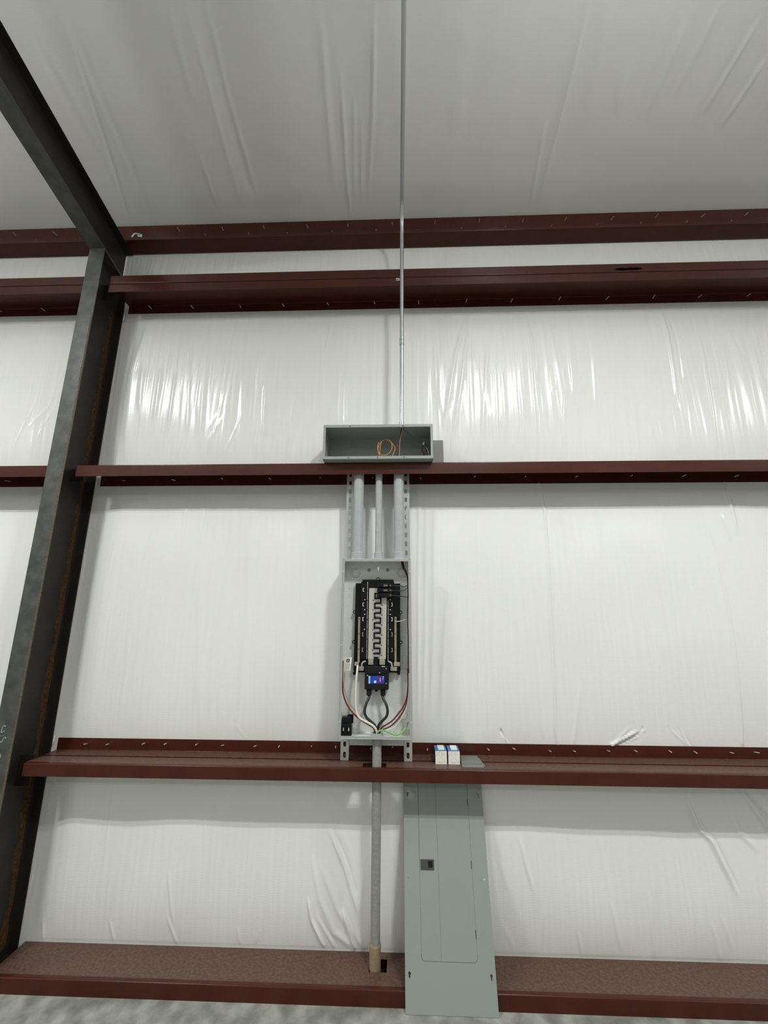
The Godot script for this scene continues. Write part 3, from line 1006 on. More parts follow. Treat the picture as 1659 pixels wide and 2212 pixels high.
func make_girts() -> void:
	var tip := G.new()
	tip.lathe(Vector3.ZERO, Vector3.UP, [[-0.002, 0.0], [-0.002, 0.0027], [0.026, 0.0027], [0.034, 0.0005], [0.034, 0.0]], 7)
	var screw := tip.mesh()
	var B := WALL_BACK
	var t := 0.002
	var rx0 := -1.836
	var rx1 := XR - 0.05
	var lx0 := XL + 0.05
	var lx1 := -1.985
	var pairs := []
	var singles := []
	var lefts := []
	for k in range(-6, 9):
		var x := -0.155 + k * 0.305
		if x > rx0 and x < 2.7:
			singles.append(x)
	for k in 5:
		lefts.append(-2.12 - k * 0.305)
	for k in 14:
		pairs.append(-1.675 + k * 0.305)
		pairs.append(-1.545 + k * 0.305)
	# base girt on the slab
	for seg in [[rx0, rx1, "red-oxide base girt lying on the concrete under the load center"], [lx0, lx1, "red-oxide base girt left of the steel column on the concrete"]]:
		var right: bool = seg[0] == rx0
		var o := thing("base_girt", Vector3(seg[0], 0, 0), seg[2], "girt", "red-oxide wall girts")
		var g := G.new()
		g.sheet_x(fillet([Vector2(-0.02, 0.060), Vector2(-0.001, 0.060), Vector2(-0.001, 0.001)], 0.006), t, seg[0], seg[1])
		part(g, "front_flange", M.red_oxide, o)
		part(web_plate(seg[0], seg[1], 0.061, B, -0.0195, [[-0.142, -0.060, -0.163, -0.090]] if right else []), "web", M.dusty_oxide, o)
		g = G.new()
		g.box(Vector3(seg[0], 0, B), Vector3(seg[1], 0.059, B + t))
		part(g, "back_flange", M.red_oxide, o)
	# shelf girt at 0.915 m: back flange up, front flange down
	for seg in [[rx0, rx1, "red-oxide girt the load center struts stand on, with two small boxes"], [lx0, lx1, "red-oxide girt at knee height left of the steel column"]]:
		var right: bool = seg[0] == rx0
		var o := thing("wall_girt", Vector3(seg[0], 0.857, 0), seg[2], "girt", "red-oxide wall girts")
		var g := G.new()
		g.sheet_x(fillet([Vector2(-0.02, 0.914), Vector2(-0.001, 0.914), Vector2(-0.001, 0.857)], 0.006), t, seg[0], seg[1])
		part(g, "front_flange", M.red_oxide, o)
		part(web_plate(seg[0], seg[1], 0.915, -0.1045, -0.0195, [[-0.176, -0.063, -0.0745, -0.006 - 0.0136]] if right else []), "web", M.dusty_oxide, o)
		g = G.new()
		g.box(Vector3(seg[0], 0.9125, B), Vector3(seg[1], 0.9150, -0.1175), 0.0003)
		g.box(Vector3(seg[0], 0.898, -0.124), Vector3(seg[1], 0.900, -0.098))
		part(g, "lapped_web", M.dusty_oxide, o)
		g = G.new()
		g.box(Vector3(seg[0], 0.901, -0.1175), Vector3(seg[1], 0.9152, -0.1150))
		part(g, "lap_edge", M.red_oxide, o)
		g = G.new()
		g.box(Vector3(seg[0], 0.857, -0.1045), Vector3(seg[1], 0.913, -0.1025))
		part(g, "inner_flange", M.red_oxide, o)
		g = G.new()
		g.sheet_x(fillet([Vector2(B + 0.02, 0.914), Vector2(B + 0.001, 0.914), Vector2(B + 0.001, 0.973)], 0.005), t, seg[0], seg[1])
		part(g, "back_flange", M.red_oxide, o)
		if right:
			screws(o, pairs, 0.948, B + 0.002, Vector3(0.0, 0.08, 1.0), screw)
	# girt under the junction box: both flanges down
	for seg in [[rx0, rx1, "red-oxide girt the grey junction box stands on"], [lx0, lx1, "short visible length of red-oxide girt level with the junction box, left of the column"]]:
		var right: bool = seg[0] == rx0
		var o := thing("wall_girt", Vector3(seg[0], 2.385, 0), seg[2], "girt", "red-oxide wall girts")
		var g := G.new()
		g.sheet_x(fillet([Vector2(-0.02, 2.451), Vector2(-0.001, 2.451), Vector2(-0.001, 2.385)], 0.005), t, seg[0], seg[1])
		part(g, "front_flange", M.red_oxide, o)
		part(web_plate(seg[0], seg[1], 2.452, B, -0.0195, [[-0.26, -0.185, -0.09, -0.02], [-0.135, -0.08, -0.09, -0.02], [-0.03, 0.04, -0.09, -0.02]] if right else []), "web", M.red_oxide, o)
		g = G.new()
		g.box(Vector3(seg[0], 2.385, B), Vector3(seg[1], 2.450, B + t))
		part(g, "back_flange", M.red_oxide, o)
		screws(o, singles if right else lefts, 2.424, B + 0.002, Vector3(0.0, -0.1, 1.0), screw)
	# doubled girt: a channel facing up on a channel facing down
	for seg in [[rx0, rx1, "doubled red-oxide girt below the eave, crossed by the thin conduit"], [lx0, lx1, "doubled red-oxide girt below the eave left of the column"]]:
		var right: bool = seg[0] == rx0
		var o := thing("doubled_girt", Vector3(seg[0], 3.611, 0), seg[2], "girt", "red-oxide wall girts")
		var g := G.new()
		g.sheet_x(fillet([Vector2(B + 0.001, 3.611), Vector2(B + 0.001, 3.670), Vector2(-0.001, 3.670), Vector2(-0.001, 3.611)], 0.006), t, seg[0], seg[1])
		part(g, "lower_channel", M.red_oxide, o)
		g = G.new()
		g.sheet_x(fillet([Vector2(B + 0.001, 3.733), Vector2(B + 0.001, 3.6735), Vector2(-0.002, 3.6735), Vector2(-0.002, 3.733)], 0.006), t, seg[0], seg[1])
		part(g, "upper_channel", M.red_oxide, o)
		screws(o, singles if right else lefts, 3.645, B + 0.002, Vector3(0.0, -0.1, 1.0), screw)
		if right:
			g = G.new()
			var f := FastNoiseLite.new()
			f.seed = 6
			f.frequency = 14.0
			for i in 46:
				var x := 1.33 + 0.178 * i / 46.0
				var y := 3.694 + 0.004 * f.get_noise_1d(x)
				var r := (0.010 + 0.007 * f.get_noise_1d(x * 2.3 + 5.0)) * (1.0 - pow(absf(i / 22.5 - 1.02), 5.0))
				g.cyl(Vector3(x, y, -0.0015), Vector3(x, y, -0.0006), maxf(r, 0.002), 9)
			part(g, "scorch_mark", M.soot, o, "black scorched smudge with weld spatter")
	# eave strut: open to the room, on the rafter end
	for seg in [[COLX + 0.002, rx1, "dark red-oxide eave strut along the roof edge, right of the rafter"], [lx0, COLX - 0.002, "dark red-oxide eave strut along the roof edge, left of the rafter"]]:
		var o := thing("eave_strut", Vector3(seg[0], 4.09, B), seg[2], "eave strut", "eave struts")
		var g := G.new()
		var zi := -0.105
		var yb := 4.142 + SLOPE * B + 0.003
		g.sheet_x(fillet([Vector2(zi, yb + 0.022 + 0.025), Vector2(zi, yb + 0.025), Vector2(B + 0.001, yb + 0.001), Vector2(B + 0.001, 4.344)], 0.005), t, seg[0], seg[1])
		part(g, "channel", M.red_oxide, o)
		var xs := []
		for k in range(-9, 10):
			var x := -0.338 + k * 0.303
			if x > seg[0] + 0.1 and x < seg[1] and x > -3.2 and x < 2.9:
				xs.append(x)
		screws(o, xs, 4.288, B + 0.002, Vector3(0, -0.1, 1), screw)
		var under := []
		for x in xs:
			under.append(x + 0.19)
		screws(o, under, 4.225, B + 0.002, Vector3(0, -0.1, 1), screw)
	# slivers of facing pinched out between the girt ends and the column
	for s in [[3.555, 3.625], [2.388, 2.44], [0.94, 0.985]]:
		var q := G.new()
		q.tube(curve([Vector3(-1.858, s[0], -0.196), Vector3(-1.851, lerpf(s[0], s[1], 0.4), -0.188), Vector3(-1.855, s[1], -0.194)], 5), 0.0045, 7)
		part(q, "pinched_facing", M.white_plastic, get_node("wall_back"))
	# torn scrap of foil tape hanging at the eave
	var g := G.new()
	g.tube(curve([Vector3(-1.845, 4.268, -0.197), Vector3(-1.840, 4.25, -0.18), Vector3(-1.848, 4.225, -0.155), Vector3(-1.860, 4.19, -0.15)], 6), 0.0055, 8)
	g.quad(Vector3(-1.862, 4.268, -0.198), Vector3(-1.825, 4.268, -0.198), Vector3(-1.820, 4.236, -0.193), Vector3(-1.848, 4.24, -0.19), Vector3(0, 0.1, 1).normalized())
	single(g, "tape_scrap", M.white_plastic, "small torn white scrap hanging from the eave strut beside the rafter", "scrap")

# ------------------------------------------------------------------ electrical work
func strut_face(x0: float, y0: float, y1: float, z: float) -> G:
	var g := G.new()
	var w := 0.0413
	var y := y0
	while y < y1 - 0.001:
		var top := minf(y + 0.0508, y1)
		if top - y > 0.045:
			g.cell(Vector2(x0, y), Vector2(x0 + w, top), stadium(Vector2(x0 + w / 2, (y + top) / 2), 0.0143, 0.0290), z - 0.0026, z)
		else:
			g.box(Vector3(x0, y, z - 0.0026), Vector3(x0 + w, top, z))
		y = top
	return g

func make_struts() -> void:
	for s in [[-0.2945, "slotted zinc strut channel behind the left edge of the load center"], [0.0245, "slotted zinc strut channel behind the right edge of the load center"]]:
		var x: float = s[0]
		var o := thing("strut_channel", Vector3(x + 0.0206, 0.915, -0.12), s[1], "strut channel", "strut channels behind the load center")
		part(strut_face(x, 0.916, 2.449, -0.1005), "slotted_face", M.strut_zinc, o)
		for k in [[x, x + 0.0026], [x + 0.0387, x + 0.0413]]:
			var g := G.new()
			g.box(Vector3(k[0], 0.916, -0.142), Vector3(k[1], 2.449, -0.1031))
			part(g, "side_wall", M.strut_zinc, o)
	for s in [[0.985, "short level strut channel under the load center between its legs"], [1.86, "level strut channel hidden behind the load center's top"]]:
		var y: float = s[0]
		if y > 1.5:
			continue
		var o := thing("cross_strut", Vector3(-0.114, y, -0.12), s[1], "strut channel")
		var g := G.new()
		g.box(Vector3(-0.2525, y, -0.1045), Vector3(0.0240, y + 0.0413, -0.102), 0.001)
		part(g, "face", M.strut_zinc, o)
		g = G.new()
		g.box(Vector3(-0.2525, y, -0.14), Vector3(0.0240, y + 0.0026, -0.1046))
		g.box(Vector3(-0.2525, y + 0.0387, -0.14), Vector3(0.0240, y + 0.0413, -0.1046))
		part(g, "side_wall", M.strut_zinc, o)

func make_conduits() -> void:
	# three grey pipes from the load center up to the junction box
	for p in [[-0.2205, 0.0290, "thick grey plastic pipe above the load center, nearest the column"], [-0.1065, 0.0193, "thin grey plastic pipe between the two thick ones above the load center"], [0.0050, 0.0280, "thick grey plastic pipe above the load center, under the thin conduit"]]:
		var x: float = p[0]
		var r: float = p[1]
		var o := thing("grey_pipe", Vector3(x, 1.916, -0.052), p[2], "pipe", "grey pipes between load center and junction box")
		var g := G.new()
		g.tube([Vector3(x, 1.93, -0.052), Vector3(x, 2.453, -0.052)], r, 28)
		part(g, "pipe", M.grey_pvc, o)
		g = G.new()
		g.lathe(Vector3(x, 1.916, -0.052), Vector3.UP, [[0.0, 0.0], [0.0, r + 0.0045], [0.036, r + 0.0045], [0.039, r + 0.003], [0.039, r]], 28)
		part(g, "coupling", M.grey_pvc, o)
	# the feeder pipe from the slab through two girts
	var o := thing("feeder_pipe", Vector3(-0.115, 0.03, -0.12), "grey plastic feeder pipe rising from the slab into the load center", "pipe")
	var g := G.new()
	var bottom := Vector3(-0.1145, 0.03, -0.118)
	var mid := Vector3(-0.1085, 0.86, -0.052)
	g.tube([bottom, Vector3(-0.1095, 0.70, -0.062), mid, Vector3(-0.108, 1.052, -0.050)], 0.0222, 28)
	part(g, "pipe", M.dirty_pvc, o)
	g = G.new()
	var ax := (Vector3(-0.1095, 0.70, -0.062) - bottom).normalized()
	g.lathe(bottom, ax, [[0.0, 0.0], [0.0, 0.0262], [0.125, 0.0262], [0.130, 0.0245], [0.130, 0.0222]], 28)
	part(g, "coupling", M.muddy_pvc, o, "mud-stained coupling at the foot of the pipe")
	g = G.new()
	g.lathe(Vector3(-0.108, 1.044, -0.050), Vector3.UP, [[0.0, 0.0], [0.0, 0.030], [0.014, 0.030], [0.014, 0.021], [0.0, 0.021]], 24)
	part(g, "bushing", M.grey_pvc, o)
	# the thin metal conduit up the wall, bent to follow the roof
	o = thing("metal_conduit", Vector3(0.024, 2.656, 0.0135), "thin galvanized conduit running from the junction box up the wall and roof", "conduit")
	var line := func(z: float) -> float: return 4.142 + SLOPE * z - 0.016
	var pts := [Vector3(0.024, 2.672, 0.0135)]
	for k in 6:
		pts.append(Vector3(0.024 + 0.0085 * (k + 1) / 6.0, lerpf(2.672, 3.98, (k + 1) / 6.0), 0.0135))
	var c := Vector2(0.0135 + 0.16, 3.985)   # bend centre in z, y
	for k in range(1, 11):
		var a := deg_to_rad(180.0 - 76.0 * k / 10.0)
		pts.append(Vector3(0.0335, c.y + 0.16 * sin(a), c.x + 0.16 * cos(a)))
	var last: Vector3 = pts[pts.size() - 1]
	for k in range(1, 7):
		var z := last.z + k * 0.45
		pts.append(Vector3(0.0335 + 0.002 * k, last.y + (z - last.z) * SLOPE, z))
	g = G.new()
	g.tube(pts, 0.0117, 20)
	part(g, "tube", M.bright_conduit, o)
	g = G.new()
	g.lathe(Vector3(0.0272, 3.183, 0.0135), Vector3(0.0085, 1.31, 0), [[0.0, 0.0117], [0.0, 0.0142], [0.018, 0.0142], [0.020, 0.0130], [0.026, 0.0130], [0.028, 0.0142], [0.046, 0.0142], [0.046, 0.0117]], 20)
	g.cyl(Vector3(0.0275, 3.192, 0.026), Vector3(0.0275, 3.192, 0.031), 0.003, 8)
	g.cyl(Vector3(0.0275, 3.218, 0.026), Vector3(0.0275, 3.218, 0.031), 0.003, 8)
	part(g, "coupling", M.bright_conduit, o)
	g = G.new()
	g.lathe(Vector3(0.024, 2.657, 0.0135), Vector3.UP, [[0.0, 0.0], [0.0, 0.0165], [0.006, 0.0165], [0.006, 0.0145], [0.032, 0.0145], [0.032, 0.0117]], 20)
	g.cyl(Vector3(0.024, 2.678, 0.026), Vector3(0.024, 2.678, 0.032), 0.0032, 8)
	part(g, "connector", M.bright_conduit, o)
	g = G.new()
	var arc := []
	for k in 11:
		var a := deg_to_rad(-20 + 220.0 * k / 10.0)
		arc.append(Vector3(0.0301 + 0.0128 * cos(a), 3.655, 0.0135 + 0.0128 * sin(a)))
	for k in arc.size() - 1:
		g.t = Transform3D.IDENTITY
		var a: Vector3 = arc[k]
		var b: Vector3 = arc[k + 1]
		var nn := ((a + b) / 2 - Vector3(0.0301, 3.655, 0.0135)).normalized()
		g.quad(a + Vector3(0, -0.01, 0), b + Vector3(0, -0.01, 0), b + Vector3(0, 0.01, 0), a + Vector3(0, 0.01, 0), nn)
	g.box(Vector3(-0.006, 3.645, -0.0005), Vector3(0.019, 3.665, 0.0015))
	g.cyl(Vector3(0.002, 3.655, 0.001), Vector3(0.002, 3.655, 0.008), 0.0055, 8)
	part(g, "strap", M.bright_conduit, o)

func frame_lips(g: G, lo: Vector3, hi: Vector3, lip_s: float, lip_b: float, lip_t: float) -> void:
	g.box(Vector3(lo.x, lo.y, hi.z - 0.0016), Vector3(lo.x + lip_s, hi.y, hi.z), 0.0005)
	g.box(Vector3(hi.x - lip_s, lo.y, hi.z - 0.0016), Vector3(hi.x, hi.y, hi.z), 0.0005)
	g.box(Vector3(lo.x + lip_s, lo.y, hi.z - 0.0018), Vector3(hi.x - lip_s, lo.y + lip_b, hi.z - 0.0002), 0.0005)
	g.box(Vector3(lo.x + lip_s, hi.y - lip_t, hi.z - 0.0018), Vector3(hi.x - lip_s, hi.y, hi.z - 0.0002), 0.0005)

func make_load_center() -> void:
	var lo := Vector3(-0.2955, 1.042, -0.0995)
	var hi := Vector3(0.0665, 1.914, -0.0005)
	var o := thing("load_center", Vector3(-0.1145, 1.042, -0.05), "open galvanized load center with black bus interior mounted on struts", "load center")
	var g := G.new()
	# back with a hanging keyhole
	var key := keyhole(Vector2(-0.1089, 1.874), 0.0062)
	g.cell(Vector2(-0.130, 1.850), Vector2(-0.088, 1.895), key, lo.z, lo.z + 0.0015)
	g.box(Vector3(lo.x, lo.y, lo.z), Vector3(hi.x, 1.850, lo.z + 0.0015))
	g.box(Vector3(lo.x, 1.895, lo.z), Vector3(hi.x, hi.y, lo.z + 0.0015))
	g.box(Vector3(lo.x, 1.850, lo.z), Vector3(-0.130, 1.895, lo.z + 0.0015))
	g.box(Vector3(-0.088, 1.850, lo.z), Vector3(hi.x, 1.895, lo.z + 0.0015))
	var back := part(g, "back_panel", M.galvanized, o)
	for k in [[-0.2345, 1.8477, 0.026], [0.0198, 1.8477, 0.026], [-0.2345, 1.8477, 0.018], [0.0198, 1.8477, 0.018], [0.018, 1.13, 0.024], [-0.235, 1.11, 0.022], [-0.02, 1.095, 0.014]]:
		g = G.new()
		var pts := []
		for i in 29:
			var a := TAU * i / 30.0 + 1.0
			pts.append(Vector3(k[0] + k[2] * cos(a), k[1] + k[2] * sin(a), lo.z + 0.0015))
		g.tube(pts, 0.0009, 5)
		part(g, "knockout", M.dull_plate, back)
	for k in [Vector2(-0.1604, 1.8628), Vector2(-0.0582, 1.8628)]:
		g = G.new()
		g.lathe(Vector3(k.x, k.y, lo.z + 0.0015), Vector3(0, 0, 1), [[0.0, 0.0095], [0.003, 0.0085], [0.003, 0.005], [0.0045, 0.0045], [0.0045, 0.0]], 14)
		part(g, "boss", M.dull_plate, back)
	for s in [[Vector3(lo.x, lo.y, lo.z), Vector3(lo.x + 0.0015, hi.y, hi.z)], [Vector3(hi.x - 0.0015, lo.y, lo.z), Vector3(hi.x, hi.y, hi.z)], [Vector3(lo.x, hi.y - 0.0015, lo.z), Vector3(hi.x, hi.y, hi.z)]]:
		g = G.new()
		g.box(s[0], s[1])
		part(g, "side_panel", M.galvanized, o)
	g = G.new()
	for s in [[lo.x, -0.130, lo.z, hi.z], [-0.086, hi.x, lo.z, hi.z], [-0.130, -0.086, lo.z, -0.072], [-0.130, -0.086, -0.028, hi.z]]:
		g.box(Vector3(s[0], lo.y, s[2]), Vector3(s[1], lo.y + 0.0015, s[3]))
	part(g, "bottom_panel", M.galvanized, o)
	g = G.new()
	frame_lips(g, lo, hi, 0.0135, 0.013, 0.014)
	part(g, "front_lip", M.zinc_lip, o)
	for y in [1.845, 1.475, 1.118]:
		for x in [lo.x + 0.006, hi.x - 0.006]:
			g = G.new()
			g.lathe(Vector3(x, y, hi.z), Vector3(0, 0, 1), [[0.0, 0.0035], [0.002, 0.003], [0.002, 0.0]], 10)
			part(g, "screw", M.screw_zinc, o)
	for y in [1.765, 1.72, 1.60, 1.585, 1.53]:
		g = G.new()
		g.lathe(Vector3(-0.268, y, lo.z + 0.0015), Vector3(0, 0, 1), [[0.0, 0.003], [0.002, 0.0025], [0.002, 0.0]], 8)
		part(g, "rivet", M.screw_zinc, o)
	# black bus pan
	g = G.new()
	g.prism(PackedVector2Array([Vector2(-0.2330, 1.345), Vector2(-0.2294, 1.790), Vector2(-0.1934, 1.790), Vector2(-0.1934, 1.8095), Vector2(-0.0258, 1.8095), Vector2(-0.0258, 1.789), Vector2(0.0102, 1.789), Vector2(0.0092, 1.345)]), -0.092, -0.070)
	g.box(Vector3(-0.2316, 1.326, -0.092), Vector3(-0.214, 1.346, -0.074))
	g.box(Vector3(-0.008, 1.326, -0.092), Vector3(0.008, 1.346, -0.074))
	g.box(Vector3(-0.215, 1.336, -0.092), Vector3(-0.006, 1.346, -0.074))
	g.cyl(Vector3(-0.229, 1.330, -0.092), Vector3(-0.229, 1.330, -0.074), 0.008, 12)
	for b in [[-0.200, -0.168], [-0.054, -0.022]]:
		g.box(Vector3(b[0], 1.40, -0.071), Vector3(b[1], 1.798, -0.062), 0.002)
	var pan := part(g, "bus_pan", M.black_plastic, o)
	for k in [Vector2(-0.1095, 1.8135), Vector2(-0.2335, 1.639), Vector2(0.0116, 1.6376), Vector2(-0.2350, 1.4861), Vector2(0.0112, 1.4855)]:
		g = G.new()
		g.cell(k - Vector2.ONE * 0.0001, k + Vector2.ONE * 0.0001, ring(k, 0.00005, 8), -0.085, -0.0849)
		g = G.new()
		g.lathe(Vector3(k.x, k.y, -0.09), Vector3(0, 0, 1), [[0.0, 0.0085], [0.02, 0.0085], [0.02, 0.0045], [0.015, 0.0045]], 16)
		part(g, "mounting_tab", M.black_plastic, pan)
		g = G.new()
		g.cyl(Vector3(k.x, k.y, -0.09), Vector3(k.x, k.y, -0.0735), 0.0042, 10)
		part(g, "screw", M.screw_zinc, pan)
	# clips and rails along the pan
	var ys := [1.7547, 1.6781, 1.6026, 1.5253, 1.4476]
	for i in 5:
		for s in [[-0.1885, 1], [-0.0325, -1]]:
			if i == 0 and s[1] == -1:
				continue
			g = G.new()
			var x: float = s[0]
			var e: float = s[1]
			g.box(Vector3(x - 0.0016, ys[i] - 0.0095, -0.064), Vector3(x + 0.0016, ys[i] + 0.0095, -0.058), 0.0005)
			g.box(Vector3(minf(x, x + e * 0.006), ys[i] + 0.0070, -0.064), Vector3(maxf(x, x + e * 0.006), ys[i] + 0.0095, -0.059))
			g.box(Vector3(minf(x, x + e * 0.006), ys[i] - 0.0095, -0.064), Vector3(maxf(x, x + e * 0.006), ys[i] - 0.0070, -0.059))
			part(g, "breaker_clip", M.stab_grey if i > 2 else M.white_plastic, pan)
	for x in [-0.1785, -0.0430]:
		for y in [1.703, 1.651, 1.627, 1.55]:
			g = G.new()
			g.box(Vector3(x - 0.0035, y - 0.002, -0.0625), Vector3(x + 0.0035, y + 0.002, -0.060), 0.0006)
			part(g, "rejection_tab", M.white_plastic, pan)
	for s in [[-0.1645, 1.402, 1.798], [-0.0545, 1.39, 1.70]]:
		for k in 8:
			var a: float = lerpf(s[1], s[2], k / 8.0) + 0.0015
			var b: float = lerpf(s[1], s[2], (k + 1) / 8.0) - 0.0015
			g = G.new()
			g.box(Vector3(s[0] - 0.0017, a, -0.072), Vector3(s[0] + 0.0017, b, -0.054), 0.0005)
			part(g, "neutral_rail", M.stab_grey, pan)
	# bus plates with the snaking insulator between them
	g = G.new()
	g.prism(PackedVector2Array([Vector2(-0.1575, 1.405), Vector2(-0.1552, 1.763), Vector2(-0.0990, 1.763), Vector2(-0.0995, 1.405)]), -0.068, -0.052)
	part(g, "bus_bar", M.tin_bus, o)
	g = G.new()
	g.prism(PackedVector2Array([Vector2(-0.0985, 1.405), Vector2(-0.0980, 1.74), Vector2(-0.0613, 1.74), Vector2(-0.0660, 1.405)]), -0.068, -0.052)
	part(g, "bus_bar", M.tin_bus, o)
	var snake := []
	var y := 1.735
	var k := 0
	var xa := -0.1235
	var xb := -0.0925
	var step := 0.0253
	var tops := PackedFloat32Array()
	while y > 1.42:
		var shift := -0.004 * (1.735 - y) / 0.32
		if k % 2 == 0:
			snake.append(Vector3(xb + shift, y, -0.0495)); snake.append(Vector3(xa + shift, y, -0.0495))
		else:
			snake.append(Vector3(xa + shift, y, -0.0495)); snake.append(Vector3(xb + shift, y, -0.0495))
		tops.append(y)
		y -= step
		k += 1
	g = G.new()
	for i in snake.size() - 1:
		var a: Vector3 = snake[i]
		var b: Vector3 = snake[i + 1]
		g.box(Vector3(minf(a.x, b.x) - 0.0033, minf(a.y, b.y) - 0.0033, -0.053), Vector3(maxf(a.x, b.x) + 0.0033, maxf(a.y, b.y) + 0.0033, -0.0440))
	g.box(Vector3(-0.127, 1.37, -0.066), Vector3(-0.105, 1.416, -0.044), 0.001)
	part(g, "insulator", M.black_plastic, o, "black insulator snaking between the two bus bars")
	for i in tops.size():
		g = G.new()
		var shift := -0.004 * (1.735 - tops[i]) / 0.32
		g.box(Vector3(xa + shift + 0.0030, tops[i] - step + 0.0075, -0.053), Vector3(xb + shift - 0.0030, tops[i] - 0.0035, -0.0465), 0.0008)
		part(g, "stab", M.stab_grey, o)
		g = G.new()
		var hx: float = (-0.1332 if i % 2 == 1 else -0.0860) + shift * 0.6
		g.cyl(Vector3(hx, tops[i] - 0.010, -0.0525), Vector3(hx, tops[i] - 0.010, -0.0510), 0.0030, 10)
		if i < 13:
			part(g, "bus_screw", M.black_plastic, o)
	# neutral bars
	for s in [[-0.2064, 1.386, 1.6134], [-0.0157, 1.386, 1.6142]]:
		g = G.new()
		g.box(Vector3(s[0] - 0.0052, s[1], -0.072), Vector3(s[0] + 0.0052, s[2], -0.052), 0.0006)
		var bar := part(g, "neutral_bar", M.lug_metal, o)
		g = G.new()
		for i in 26:
			var yy := 1.397 + i * 0.0081
			g.lathe(Vector3(s[0] + (0.0012 if i % 2 else -0.0012), yy, -0.052), Vector3(0, 0, 1), [[0.0, 0.0031], [0.0022, 0.0028], [0.0022, 0.0]], 8)
		var sc := part(g, "terminal_screws", M.brass, bar)
		sc.set_meta("kind", "stuff")
		for yy in [1.605, 1.53, 1.452]:
			g = G.new()
			g.cyl(Vector3(s[0], yy, -0.052), Vector3(s[0], yy, -0.0492), 0.0027, 8)
			part(g, "mounting_screw", M.black_plastic, bar)
	for s in [[-0.2165, 1.379, -0.222, -0.205], [-0.0005, 1.379, -0.020, 0.007]]:
		g = G.new()
		g.box(Vector3(s[2] - 0.005, 1.370, -0.066), Vector3(s[3] + 0.0, 1.389, -0.046), 0.002)
		g.cyl(Vector3((s[2] + s[3]) / 2 + 0.004, 1.379, -0.046), Vector3((s[2] + s[3]) / 2 + 0.004, 1.379, -0.043), 0.005, 12)
		part(g, "neutral_lug", M.lug_metal, o)
	for s in [[-0.203, -0.178], [-0.043, -0.008]]:
		g = G.new()
		g.box(Vector3(s[0], 1.347, -0.070), Vector3(s[1], 1.367, -0.048), 0.002)
		part(g, "neutral_lug", M.lug_metal, o)
	for s in [[Vector3(-0.189, 1.362, -0.044), Vector3(-0.188, 1.379, -0.043), Vector3(-0.182, 1.389, -0.045), Vector3(-0.170, 1.393, -0.05)], [Vector3(-0.033, 1.357, -0.042), Vector3(-0.035, 1.379, -0.043), Vector3(-0.041, 1.389, -0.045), Vector3(-0.052, 1.392, -0.05)]]:
		g = G.new()
		g.tube(curve(s, 5), 0.0042, 10)
		part(g, "neutral_link", M.stab_grey, o)
	for s in [[-0.1555, -0.129], [-0.0985, -0.070]]:
		g = G.new()
		g.box(Vector3(s[0], 1.376, -0.066), Vector3(s[1], 1.404, -0.047), 0.001)
		g.lathe(Vector3((s[0] + s[1]) / 2, 1.391, -0.047), Vector3(0, 0, 1), [[0.0, 0.0085], [0.004, 0.0085], [0.004, 0.0]], 6)
		part(g, "bus_lug", M.lug_metal, o)
	# main breaker
	g = G.new()
	g.box(Vector3(-0.1720, 1.259, -0.092), Vector3(-0.0507, 1.372, -0.032), 0.004)
	g.box(Vector3(-0.160, 1.335, -0.034), Vector3(-0.062, 1.368, -0.026), 0.003)
	g.box(Vector3(-0.155, 1.262, -0.034), Vector3(-0.068, 1.286, -0.028), 0.003)
	for s in [[-0.163, -0.138], [-0.092, -0.068]]:
		g.box(Vector3(s[0], 1.228, -0.085), Vector3(s[1], 1.262, -0.040), 0.006)
	g.lathe(Vector3(-0.1128, 1.2575, -0.06), Vector3(0, 0, 1), [[0.0, 0.0085], [0.02, 0.0085], [0.02, 0.0055], [0.014, 0.0055], [0.014, 0.0]], 16)
	var main := part(g, "main_breaker", M.breaker_plastic, o)
	g = G.new()
	g.quad(Vector3(-0.1526, 1.2894, -0.0312), Vector3(-0.0725, 1.2898, -0.0312), Vector3(-0.0725, 1.3253, -0.0312), Vector3(-0.1526, 1.3247, -0.0312), Vector3(0, 0, 1))
	part(g, "rating_label", label_material(), main, "blue rating label with a red bar and white print")
	for s in [Vector3(-0.158, 1.327, -0.032), Vector3(-0.0635, 1.2905, -0.032), Vector3(-0.0635, 1.361, -0.027), Vector3(-0.0965, 1.341, -0.026)]:
		g = G.new()
		g.lathe(s, Vector3(0, 0, 1), [[0.0, 0.0028], [0.002, 0.0024], [0.002, 0.0]], 10)
		part(g, "screw", M.screw_zinc, main)
	g = G.new()
	g.box(Vector3(-0.086, 1.3695, -0.040), Vector3(-0.070, 1.3720, -0.030))
	part(g, "warning_tab", M.white_plastic, main)
	# paper tag and clear bag hanging at the sides
	g = G.new()
	g.t = Transform3D(Basis(Vector3(0.985, 0.0, 0.17).normalized(), Vector3(0.11, 0.99, 0).normalized(), Vector3(-0.17, 0, 0.985)), Vector3(-0.2605, 1.382, -0.033))
	g.quad(Vector3(-0.019, -0.032, 0), Vector3(0.019, -0.032, 0), Vector3(0.019, 0.032, 0), Vector3(-0.019, 0.032, 0), Vector3(0, 0, 1))
	g.quad(Vector3(-0.019, -0.032, -0.0006), Vector3(0.019, -0.032, -0.0006), Vector3(0.019, 0.032, -0.0006), Vector3(-0.019, 0.032, -0.0006), Vector3(0, 0, -1))
	single(g, "wire_tag", tag_material(), "white paper tag with a round black emblem inside the load center", "tag")
	g = G.new()
	g.box(Vector3(0.0255, 1.358, -0.064), Vector3(0.0495, 1.419, -0.0625), 0.0004)
	single(g, "grey_tag", M.stab_grey, "small grey tag on the right inner side of the load center", "tag")
	g = G.new()
